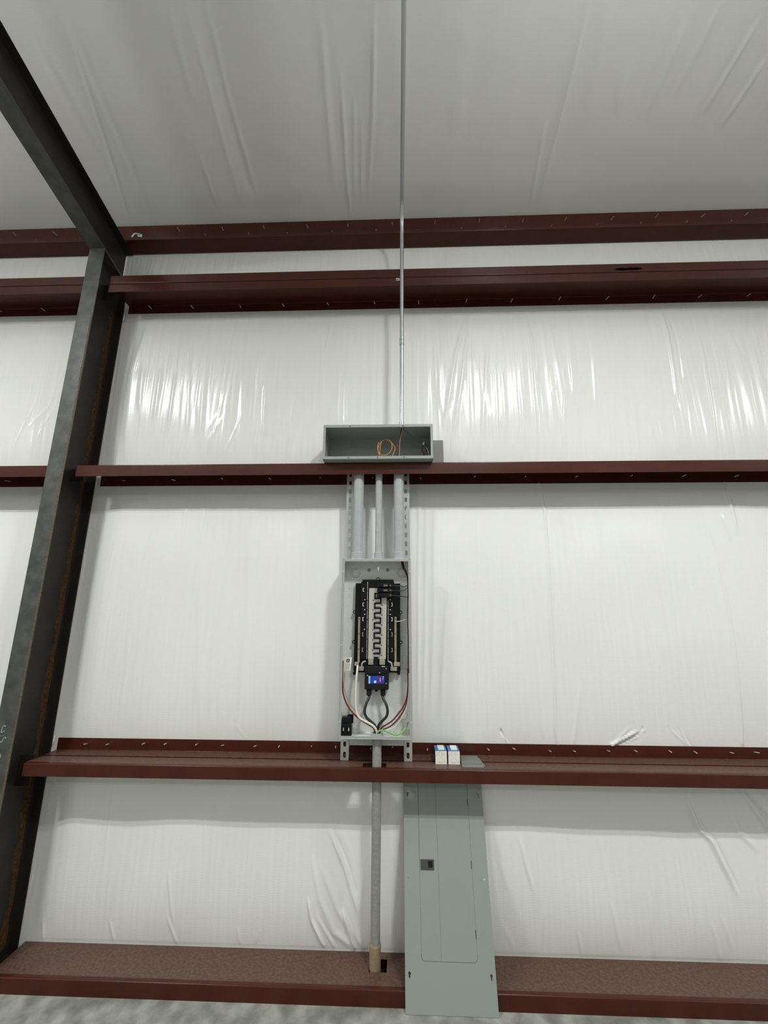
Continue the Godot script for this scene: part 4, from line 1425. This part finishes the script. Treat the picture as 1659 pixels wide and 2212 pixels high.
	g.prism(PackedVector2Array([Vector2(-0.140, 1.153), Vector2(-0.086, 1.150), Vector2(-0.087, 1.135), Vector2(-0.106, 1.128), Vector2(-0.119, 1.130)]), -0.0977, -0.0972)
	single(g, "torn_label", M.white_plastic, "torn white label on the load center's back between the black cables", "label")

func label_material() -> StandardMaterial3D:
	var im := Image.create(240, 106, false, Image.FORMAT_RGB8)
	im.fill(Color8(22, 66, 176))
	im.fill_rect(Rect2i(0, 0, 28, 106), Color8(150, 180, 235))
	im.fill_rect(Rect2i(6, 4, 18, 16), Color8(235, 240, 250))
	im.fill_rect(Rect2i(6, 88, 18, 14), Color8(235, 240, 250))
	im.fill_rect(Rect2i(162, 0, 34, 106), Color8(150, 26, 66))
	im.fill_rect(Rect2i(174, 26, 10, 56), Color8(240, 190, 215))
	im.fill_rect(Rect2i(86, 66, 32, 34), Color8(240, 244, 246))
	im.fill_rect(Rect2i(218, 4, 14, 14), Color8(190, 215, 250))
	im.fill_rect(Rect2i(214, 24, 12, 30), Color8(150, 190, 245))
	var r := RandomNumberGenerator.new()
	r.seed = 4
	for k in 26:
		im.fill_rect(Rect2i(r.randi_range(36, 142), r.randi_range(6, 94), r.randi_range(4, 16), r.randi_range(2, 5)), Color8(90, 120, 225))
	var m := mat("rating_label", Color.WHITE, 0.35)
	m.albedo_texture = ImageTexture.create_from_image(im)
	return m

func tag_material() -> StandardMaterial3D:
	var im := Image.create(120, 200, false, Image.FORMAT_RGB8)
	im.fill(Color8(238, 240, 236))
	for y in 200:
		for x in 120:
			var d := Vector2(x - 62, y - 52).length()
			if d < 30:
				im.set_pixel(x, y, Color8(14, 14, 14))
	for s in [[58, 32, 8, 14], [52, 46, 10, 16], [52, 62, 14, 12], [66, 44, 12, 10], [72, 52, 8, 10]]:
		im.fill_rect(Rect2i(s[0], s[1], s[2], s[3]), Color8(230, 230, 228))
	var r := RandomNumberGenerator.new()
	r.seed = 9
	for y in range(94, 188, 7):
		var x := 22
		while x < 98:
			var w := r.randi_range(5, 14)
			im.fill_rect(Rect2i(x, y, w, 3), Color8(120, 124, 122))
			x += w + 4
	var m := mat("paper_tag", Color.WHITE, 0.6)
	m.albedo_texture = ImageTexture.create_from_image(im)
	return m

func make_breakers() -> void:
	var names := ["topmost of the three small black breakers plugged into the load center", "middle one of the three small black breakers plugged into the load center", "lowest of the three small black breakers plugged into the load center"]
	for i in 3:
		var y1 := 1.788 - i * 0.0252
		var y0 := y1 - 0.0242
		var o := thing("circuit_breaker", Vector3(-0.073, y0, -0.05), names[i], "breaker", "breakers plugged into the load center")
		var g := G.new()
		g.box(Vector3(-0.1115, y0, -0.060), Vector3(-0.0345, y1, -0.022), 0.002)
		g.box(Vector3(-0.1020, y0 + 0.003, -0.023), Vector3(-0.050, y1 - 0.003, -0.016), 0.002)
		part(g, "case", M.breaker_plastic, o)
		if i < 2:
			g = G.new()
			g.box(Vector3(-0.0780, y0 + 0.006, -0.0165), Vector3(-0.0560, y1 - 0.008, -0.0135), 0.001)
			part(g, "rating_plate", M.grey_mark, o)
		g = G.new()
		g.box(Vector3(-0.0980, y0 + 0.007, -0.017), Vector3(-0.0880, y1 - 0.007, -0.008), 0.0015)
		part(g, "handle", M.black_plastic, o)
		g = G.new()
		g.lathe(Vector3(-0.042, (y0 + y1) / 2, -0.022), Vector3(0, 0, 1), [[0.0, 0.005], [0.002, 0.0045], [0.002, 0.0]], 12)
		part(g, "terminal_screw", M.grey_mark, o)
	var o := thing("loose_breaker", Vector3(-0.26, 1.0437, -0.05), "loose black two-pole breaker standing in the load center's bottom corner", "breaker")
	var g := G.new()
	g.box(Vector3(-0.2860, 1.0440, -0.075), Vector3(-0.2340, 1.100, -0.030), 0.002)
	g.box(Vector3(-0.2850, 1.098, -0.080), Vector3(-0.2390, 1.128, -0.044), 0.003)
	g.box(Vector3(-0.2600, 1.094, -0.088), Vector3(-0.2300, 1.134, -0.070), 0.003)
	part(g, "case", M.breaker_plastic, o)
	for x in [-0.2730, -0.2470]:
		g = G.new()
		g.box(Vector3(x - 0.0095, 1.054, -0.031), Vector3(x + 0.0095, 1.094, -0.0275), 0.002)
		part(g, "pole_face", M.black_plastic, o)
		g = G.new()
		g.box(Vector3(x - 0.0018, 1.071, -0.0278), Vector3(x + 0.0018, 1.0850, -0.0266))
		g.box(Vector3(x - 0.0030, 1.071, -0.0278), Vector3(x + 0.0030, 1.0735, -0.0266))
		part(g, "pole_mark", M.white_plastic, o)

func wire(pts: Array, r: float, m: Material, label: String, group := "", called := "wire") -> void:
	var g := G.new()
	g.tube(curve(pts, 7), r, 10)
	single(g, called, m, label, "wire", group)

func V(flat: Array) -> Array:
	var out := []
	for i in range(0, flat.size(), 3):
		out.append(Vector3(flat[i], flat[i + 1], flat[i + 2]))
	return out

func make_wires() -> void:
	var gp := "wires inside the load center"
	wire(V([-0.150, 1.236, -0.06, -0.150, 1.22, -0.05, -0.163, 1.192, -0.038, -0.170, 1.162, -0.034, -0.163, 1.135, -0.034, -0.140, 1.112, -0.038, -0.119, 1.092, -0.044, -0.112, 1.065, -0.048, -0.111, 1.048, -0.05]), 0.0070, M.black_wire, "thick black cable bowed left below the main breaker", gp, "feeder_cable")
	wire(V([-0.080, 1.236, -0.06, -0.080, 1.22, -0.05, -0.064, 1.193, -0.038, -0.056, 1.163, -0.034, -0.062, 1.136, -0.034, -0.084, 1.113, -0.040, -0.100, 1.092, -0.048, -0.105, 1.065, -0.054, -0.106, 1.048, -0.056]), 0.0070, M.black_wire, "thick black cable bowed right below the main breaker", gp, "feeder_cable")
	wire(V([-0.210, 1.374, -0.05, -0.211, 1.345, -0.036, -0.214, 1.313, -0.03, -0.216, 1.246, -0.03, -0.215, 1.192, -0.03, -0.210, 1.157, -0.03, -0.194, 1.131, -0.028, -0.167, 1.116, -0.027, -0.140, 1.103, -0.027, -0.120, 1.088, -0.030, -0.110, 1.069, -0.036, -0.108, 1.048, -0.044]), 0.0056, M.white_wire, "thick white neutral cable down the left of the main breaker", gp, "neutral_cable")
	wire(V([-0.286, 1.395, -0.045, -0.286, 1.373, -0.04, -0.283, 1.273, -0.034, -0.274, 1.226, -0.03, -0.252, 1.180, -0.03, -0.218, 1.142, -0.034, -0.184, 1.115, -0.04, -0.150, 1.095, -0.044, -0.126, 1.078, -0.05, -0.115, 1.048, -0.054]), 0.0038, M.red_wire, "red wire curving along the load center's left side", gp)
	wire(V([-0.280, 1.395, -0.036, -0.281, 1.313, -0.034, -0.271, 1.254, -0.033, -0.250, 1.203, -0.034, -0.219, 1.161, -0.038, -0.188, 1.131, -0.044, -0.150, 1.104, -0.048, -0.122, 1.080, -0.053, -0.114, 1.048, -0.058]), 0.0026, M.pink_wire, "thin pinkish white wire beside the left red wire", gp)
	wire(V([0.046, 1.36, -0.05, 0.047, 1.284, -0.045, 0.040, 1.225, -0.042, 0.023, 1.183, -0.04, -0.006, 1.144, -0.042, -0.035, 1.113, -0.046, -0.064, 1.094, -0.05, -0.088, 1.078, -0.052, -0.100, 1.048, -0.052]), 0.0036, M.red_wire, "inner red wire sweeping up the load center's right side", gp)
	wire(V([0.050, 1.36, -0.04, 0.050, 1.284, -0.036, 0.045, 1.222, -0.034, 0.027, 1.171, -0.034, 0.002, 1.133, -0.036, -0.027, 1.102, -0.04, -0.051, 1.085, -0.045, -0.085, 1.070, -0.047, -0.099, 1.048, -0.048]), 0.0034, M.maroon_wire, "outer dark red wire sweeping up the load center's right side", gp)
	wire(V([0.053, 1.34, -0.034, 0.050, 1.245, -0.03, 0.040, 1.187, -0.03, 0.019, 1.141, -0.03, -0.008, 1.102, -0.034, -0.035, 1.081, -0.038, -0.060, 1.074, -0.042, -0.085, 1.062, -0.043, -0.098, 1.048, -0.045]), 0.0025, M.white_wire, "thin white wire below the right red wires", gp)
	wire(V([-0.103, 1.048, -0.040, -0.104, 1.063, -0.034, -0.093, 1.073, -0.028, -0.072, 1.075, -0.024, -0.051, 1.069, -0.022, -0.031, 1.060, -0.022, -0.008, 1.057, -0.022, 0.014, 1.065, -0.026, 0.033, 1.083, -0.040, 0.046, 1.105, -0.06]), 0.0044, M.green_wire, "green ground wire curling along the load center's bottom", gp)
	for k in 3:
		var d := k * 0.0048
		wire(V([0.016 + d, 1.906, -0.05 - d, 0.024 + d * 0.9, 1.873, -0.045 - d, 0.037 + d * 0.7, 1.847, -0.042 - d, 0.047 + d * 0.4, 1.82, -0.041 - d, 0.0505 + d * 0.4, 1.763, -0.043 - d, 0.0495, 1.68, -0.045 - d, 0.048, 1.60, -0.046 - d, 0.050, 1.50, -0.047 - d, 0.049, 1.36, -0.048 - d]), 0.0027, [M.maroon_wire, M.maroon_wire, M.black_wire][k], ["front dark red wire dropping from the load center's top right corner", "second dark red wire dropping from the load center's top right corner", "black wire behind the dark red ones at the load center's top right"][k], gp)
	wire(V([-0.036, 1.776, -0.024, 0.010, 1.773, -0.028, 0.032, 1.770, -0.034, 0.050, 1.778, -0.044]), 0.0019, M.black_wire, "thin black wire from the topmost small breaker", gp)
	wire(V([-0.036, 1.751, -0.024, 0.010, 1.749, -0.028, 0.032, 1.752, -0.034, 0.050, 1.767, -0.044]), 0.0019, M.black_wire, "thin black wire from the middle small breaker", gp)
	wire(V([-0.036, 1.726, -0.024, 0.014, 1.720, -0.034, 0.050, 1.716, -0.046]), 0.0019, M.black_wire, "thin black wire from the lowest small breaker", gp)
	wire(V([-0.014, 1.591, -0.050, 0.013, 1.594, -0.042, 0.045, 1.604, -0.046]), 0.0018, M.white_wire, "short thin white wire on the right neutral bar", gp)

func make_junction_box() -> void:
	var lo := Vector3(-0.413, 2.4545, -0.148)
	var hi := Vector3(0.194, 2.6560, 0.055)
	var o := thing("junction_box", Vector3(-0.11, 2.4545, -0.047), "long open grey junction box standing on the girt", "junction box")
	var g := G.new()
	g.box(lo, Vector3(hi.x, hi.y, lo.z + 0.0016))
	part(g, "back_panel", M.grey_enamel, o)
	for s in [[lo, Vector3(lo.x + 0.0016, hi.y, hi.z)], [Vector3(hi.x - 0.0016, lo.y, lo.z), hi], [lo, Vector3(hi.x, lo.y + 0.0016, hi.z)], [Vector3(lo.x, hi.y - 0.0016, lo.z), hi]]:
		g = G.new()
		g.box(s[0], s[1])
		part(g, "side_panel", M.grey_enamel, o)
	g = G.new()
	frame_lips(g, lo, hi, 0.013, 0.016, 0.0155)
	part(g, "front_lip", M.grey_enamel, o)
	for s in [Vector2(-0.265, 2.648), Vector2(0.03, 2.648), Vector2(-0.27, 2.462), Vector2(-0.11, 2.462), Vector2(0.035, 2.462)]:
		g = G.new()
		g.lathe(Vector3(s.x, s.y, hi.z), Vector3(0, 0, 1), [[0.0, 0.0042], [0.0018, 0.0036], [0.0018, 0.0]], 10)
		part(g, "screw", M.grey_mark, o)
	# its cover, leaning on the wall behind
	g = G.new()
	g.t = Transform3D(Basis(Vector3.RIGHT, -0.06), Vector3.ZERO)
	var c := thing("junction_box_cover", Vector3(-0.03, 2.4525, -0.168), "flat grey cover plate leaning on the wall behind the junction box", "cover plate")
	g = G.new()
	g.t = Transform3D(Basis(Vector3.RIGHT, -0.05), Vector3(0, 2.4525, -0.160))
	g.box(Vector3(-0.335, 0.0, -0.0016), Vector3(0.2745, 0.2005, 0.0), 0.0005)
	g.box(Vector3(0.2729, 0.0, -0.010), Vector3(0.2745, 0.2005, -0.0016))
	part(g, "plate", M.dull_grey_enamel, c)
	# wires
	var gp := "wires inside the junction box"
	wire(V([0.016, 2.655, 0.012, 0.010, 2.625, -0.01, 0.005, 2.59, -0.03, -0.004, 2.56, -0.04, -0.016, 2.54, -0.045]), 0.0019, M.pink_wire, "left pinkish wire hanging from the conduit in the junction box", gp)
	wire(V([0.028, 2.655, 0.012, 0.020, 2.615, 0.0, 0.012, 2.58, -0.01, 0.010, 2.53, -0.02, 0.004, 2.4565, -0.03]), 0.0022, M.pink_wire, "pale pink wire hanging beside the dark red one in the junction box", gp)
	wire(V([0.022, 2.655, 0.006, 0.013, 2.61, -0.005, 0.004, 2.57, -0.015, -0.002, 2.51, -0.02, -0.006, 2.4565, -0.03]), 0.0030, M.maroon_wire, "dark red wire hanging from the conduit in the junction box", gp)
	wire(V([0.032, 2.655, 0.012, 0.045, 2.635, 0.0, 0.085, 2.61, -0.02, 0.125, 2.585, -0.04, 0.150, 2.56, -0.05]), 0.0022, M.grey_mark, "grey wire stretched to the right end of the junction box", gp)
	wire(V([0.155, 2.585, -0.05, 0.168, 2.56, -0.05, 0.160, 2.53, -0.05, 0.172, 2.50, -0.045, 0.166, 2.475, -0.04]), 0.0042, M.maroon_wire, "dark red wire bunched at the right end of the junction box", gp)
	wire(V([0.150, 2.58, -0.055, 0.140, 2.55, -0.06, 0.150, 2.515, -0.05, 0.142, 2.485, -0.05, 0.150, 2.4575, -0.05]), 0.0042, M.black_wire, "black wire bunched at the right end of the junction box", gp)
	wire(V([0.165, 2.555, -0.04, 0.175, 2.52, -0.035, 0.170, 2.49, -0.035, 0.178, 2.4575, -0.04]), 0.0026, M.pink_wire, "pinkish wire end bunched at the right end of the junction box", gp)
	g = G.new()
	g.lathe(Vector3(0.148, 2.572, -0.045), Vector3(0.2, 1, 0.3), [[0.0, 0.0], [0.0, 0.008], [0.014, 0.0065], [0.020, 0.004], [0.020, 0.0]], 12)
	single(g, "wire_connector", M.stab_grey, "small pale twist connector at the right end of the junction box", "connector", gp)
	var pts := []
	var cen := Vector3(-0.072, 2.545, 0.0)
	for k in 49:
		var a := TAU * k / 40.0 + 2.7
		pts.append(cen + Vector3(0.040 * cos(a) + 0.006 * sin(a), 0.052 * sin(a), 0.012 * sin(a * 0.5) - 0.00030 * k))
	pts.append(Vector3(-0.092, 2.586, -0.02))
	pts.append(Vector3(-0.060, 2.598, -0.03))
	pts.append(Vector3(-0.025, 2.57, -0.03))
	pts.append(Vector3(-0.016, 2.535, -0.02))
	pts.append(Vector3(-0.028, 2.50, -0.01))
	pts.append(Vector3(-0.035, 2.4600, 0.0))
	g = G.new()
	g.tube(curve(pts, 3), 0.0021, 8)
	single(g, "coiled_wire", M.orange_wire, "coiled thin orange wire in the junction box", "wire", gp)

func make_cover() -> void:
	# steel door-in-cover leaning from the slab to the wall under the girt
	var t := Vector3(0, 0.870, -0.199).normalized()
	var base := Vector3(0.022, 0.001, 0.026)
	var nn := Vector3.RIGHT.cross(t)
	var o := thing("load_center_cover", base, "tall grey-green load center cover with a door leaning on the wall", "cover")
	var T := Transform3D(Basis(Vector3.RIGHT, t, nn), base)
	var W := 0.389
	var H := 0.893
	var a := 0.0715; var b := 0.3165; var c := 0.1635; var d := 0.8450   # door opening
	var th := 0.0016
	var g := G.new()
	g.t = T
	# left and right strips, with keyholes and screw holes
	for s in [[0.0, a, 0.019], [b, W, W - 0.019]]:
		var at := 0.0
		for h in [[0.121, 1], [0.4465, 0], [0.772, 1]]:
			var y: float = h[0]
			g.box(Vector3(s[0], at, 0), Vector3(s[1], y - 0.02, th))
			g.cell(Vector2(s[0], y - 0.02), Vector2(s[1], y + 0.02), keyhole(Vector2(s[2], y + 0.004), 0.0060) if h[1] else ring(Vector2(s[2], y), 0.003, 12), 0.0, th)
			at = y + 0.02
		g.box(Vector3(s[0], at, 0), Vector3(s[1], H, th))
	g.box(Vector3(a, 0, 0), Vector3(b, c, th))
	g.box(Vector3(a, d, 0), Vector3(b, H, th))
	# rounded corners of the opening
	for s in [[a, c, 1, 1], [b, c, -1, 1], [a, d, 1, -1], [b, d, -1, -1]]:
		var q := PackedVector2Array([Vector2(s[0], s[1])])
		for k in 7:
			var ang := PI / 2 * k / 6.0
			q.append(Vector2(s[0] + s[2] * 0.016 * (1 - sin(ang)), s[1] + s[3] * 0.016 * (1 - cos(ang))))
		g.prism(q, 0.0, th)
	# turned-back rim
	g.box(Vector3(0, 0, -0.012), Vector3(0.0016, H, 0))
	g.box(Vector3(W - 0.0016, 0, -0.012), Vector3(W, H, 0))
	g.box(Vector3(0, 0, -0.012), Vector3(W, 0.0016, 0))
	g.box(Vector3(0, H - 0.0016, -0.012), Vector3(W, H, 0))
	part(g, "frame", M.cover_enamel, o)
	# door in two folded leaves
	var e := 0.0016
	var cut := 0.159
	var door := Node3D.new()
	door.name = "door"
	o.add_child(door)
	g = G.new()
	g.t = T
	var left := PackedVector2Array([Vector2(cut - 0.0004, c + e), Vector2(cut - 0.0004, d - e)])
	for k in 7:
		var ang := PI / 2 * k / 6.0
		left.append(Vector2(a + e + 0.015 * (1 - sin(ang)), d - e - 0.015 * (1 - cos(ang))))
	for k in range(6, -1, -1):
		var ang := PI / 2 * k / 6.0
		left.append(Vector2(a + e + 0.015 * (1 - sin(ang)), c + e + 0.015 * (1 - cos(ang))))
	g.prism(left, -0.0006, th - 0.0002)
	part(g, "door_leaf", M.cover_enamel, door)
	g = G.new()
	g.t = T
	var right := PackedVector2Array([Vector2(cut + 0.0004, d - e), Vector2(cut + 0.0004, c + e)])
	for k in 7:
		var ang := PI / 2 * k / 6.0
		right.append(Vector2(b - e * 0.6 - 0.015 * (1 - sin(ang)), c + e + 0.015 * (1 - cos(ang))))
	for k in range(6, -1, -1):
		var ang := PI / 2 * k / 6.0
		right.append(Vector2(b - e * 0.6 - 0.015 * (1 - sin(ang)), d - e - 0.015 * (1 - cos(ang))))
	g.prism(right, -0.0006, th - 0.0002)
	part(g, "door_leaf", M.cover_enamel, door)
	g = G.new()
	g.t = T
	g.box(Vector3(0.0765, 0.4765, th - 0.001), Vector3(0.1395, 0.5165, th + 0.0022), 0.001)
	part(g, "latch", M.latch_grey, door, "dark grey recessed latch")
	g = G.new()
	g.t = T
	g.box(Vector3(0.1120, 0.4870, th + 0.0020), Vector3(0.1330, 0.5115, th + 0.0034), 0.0006)
	part(g, "latch_slide", M.breaker_plastic, door)
	for y in [0.742, 0.499, 0.257]:
		g = G.new()
		g.t = T
		g.box(Vector3(b - 0.0035, y - 0.0145, th - 0.0008), Vector3(b - 0.0002, y + 0.0145, th + 0.0012), 0.0005)
		part(g, "hinge", M.latch_grey, door)
	g = G.new()
	g.t = T
	g.lathe(Vector3(W - 0.019, 0.4465, th), Vector3(0, 0, 1), [[0.0, 0.0042], [0.002, 0.0034], [0.002, 0.0]], 10)
	part(g, "screw", M.screw_zinc, o)

func make_shelf_things() -> void:
	var sh := 0.915
	for s in [[0.1785, 0.0, "blue and white breaker carton on the girt, nearer the load center"], [0.2415, -0.012, "blue and white breaker carton on the girt beside the metal plate"]]:
		var x: float = s[0]
		var o := thing("breaker_carton", Vector3(x + 0.028, sh, -0.115), s[2], "carton", "breaker cartons on the girt")
		var T := Transform3D(Basis(Vector3.UP, s[1]), Vector3(x, sh + 0.0003, -0.071))
		var w := 0.0565
		var h := 0.0585
		var d := 0.086
		var g := G.new()
		g.t = T
		g.box(Vector3(0, 0, -d), Vector3(w, h, -0.0006), 0.0006)
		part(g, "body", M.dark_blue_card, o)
		g = G.new()
		g.t = T
		g.quad(Vector3(0.0003, h + 0.0002, -0.0004), Vector3(w - 0.0003, h + 0.0002, -0.0004), Vector3(w - 0.0003, h + 0.0002, -d), Vector3(0.0003, h + 0.0002, -d), Vector3.UP)
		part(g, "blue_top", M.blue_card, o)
		g = G.new()
		g.t = T
		g.quad(Vector3(0, 0.0, 0.0), Vector3(w, 0.0, 0.0), Vector3(w, h, 0.0), Vector3(0, h, 0.0), Vector3(0, 0, 1))
		part(g, "white_end", carton_material(), o)
		g = G.new()
		g.t = T
		g.box(Vector3(0.0155, h + 0.0002, -0.078), Vector3(0.0475, h + 0.0045, -0.014), 0.0005)
		part(g, "white_flap", M.white_plastic, o)
	# a bagged metal filler plate lying flat
	var p := thing("filler_plate", Vector3(0.355, sh, -0.11), "flat grey metal plate lying on the girt beside the cartons", "plate")
	var g := G.new()
	g.prism(PackedVector2Array([Vector2(0.304, 0.060), Vector2(0.402, 0.062), Vector2(0.398, 0.165), Vector2(0.316, 0.166)]), 0.004, 0.011)
	for i in g.v.size():
		g.v[i] = Vector3(g.v[i].x, sh + g.v[i].z, -g.v[i].y)
		g.n[i] = Vector3(g.n[i].x, g.n[i].z, -g.n[i].y)
	part(g, "upper_plate", M.dull_plate, p)
	g = G.new()
	g.prism(PackedVector2Array([Vector2(0.304, 0.032), Vector2(0.404, 0.030), Vector2(0.414, 0.046), Vector2(0.406, 0.160), Vector2(0.308, 0.160)]), 0.0003, 0.004)
	for i in g.v.size():
		g.v[i] = Vector3(g.v[i].x, sh + g.v[i].z, -g.v[i].y)
		g.n[i] = Vector3(g.n[i].x, g.n[i].z, -g.n[i].y)
	part(g, "lower_plate", M.dull_plate, p)

func carton_material() -> StandardMaterial3D:
	if M.has("carton_end"):
		return M.carton_end
	var im := Image.create(160, 166, false, Image.FORMAT_RGB8)
	im.fill(Color8(236, 234, 228))
	for y in 166:
		for x in 160:
			if absi(x - y) < 9 or (x + y > 60 and x + y < 86 and y < 70):
				im.set_pixel(x, y, Color8(222, 219, 208))
			if Vector2(x - 100, y - 36).length() < 26:
				im.set_pixel(x, y, Color8(226, 222, 212))
	for s in [[46, 132, 12, 18], [62, 138, 22, 5], [88, 137, 18, 4], [62, 147, 40, 3]]:
		im.fill_rect(Rect2i(s[0], s[1], s[2], s[3]), Color8(192, 188, 176))
	var m := mat("carton_end", Color.WHITE, 0.5)
	m.albedo_texture = ImageTexture.create_from_image(im)
	return m
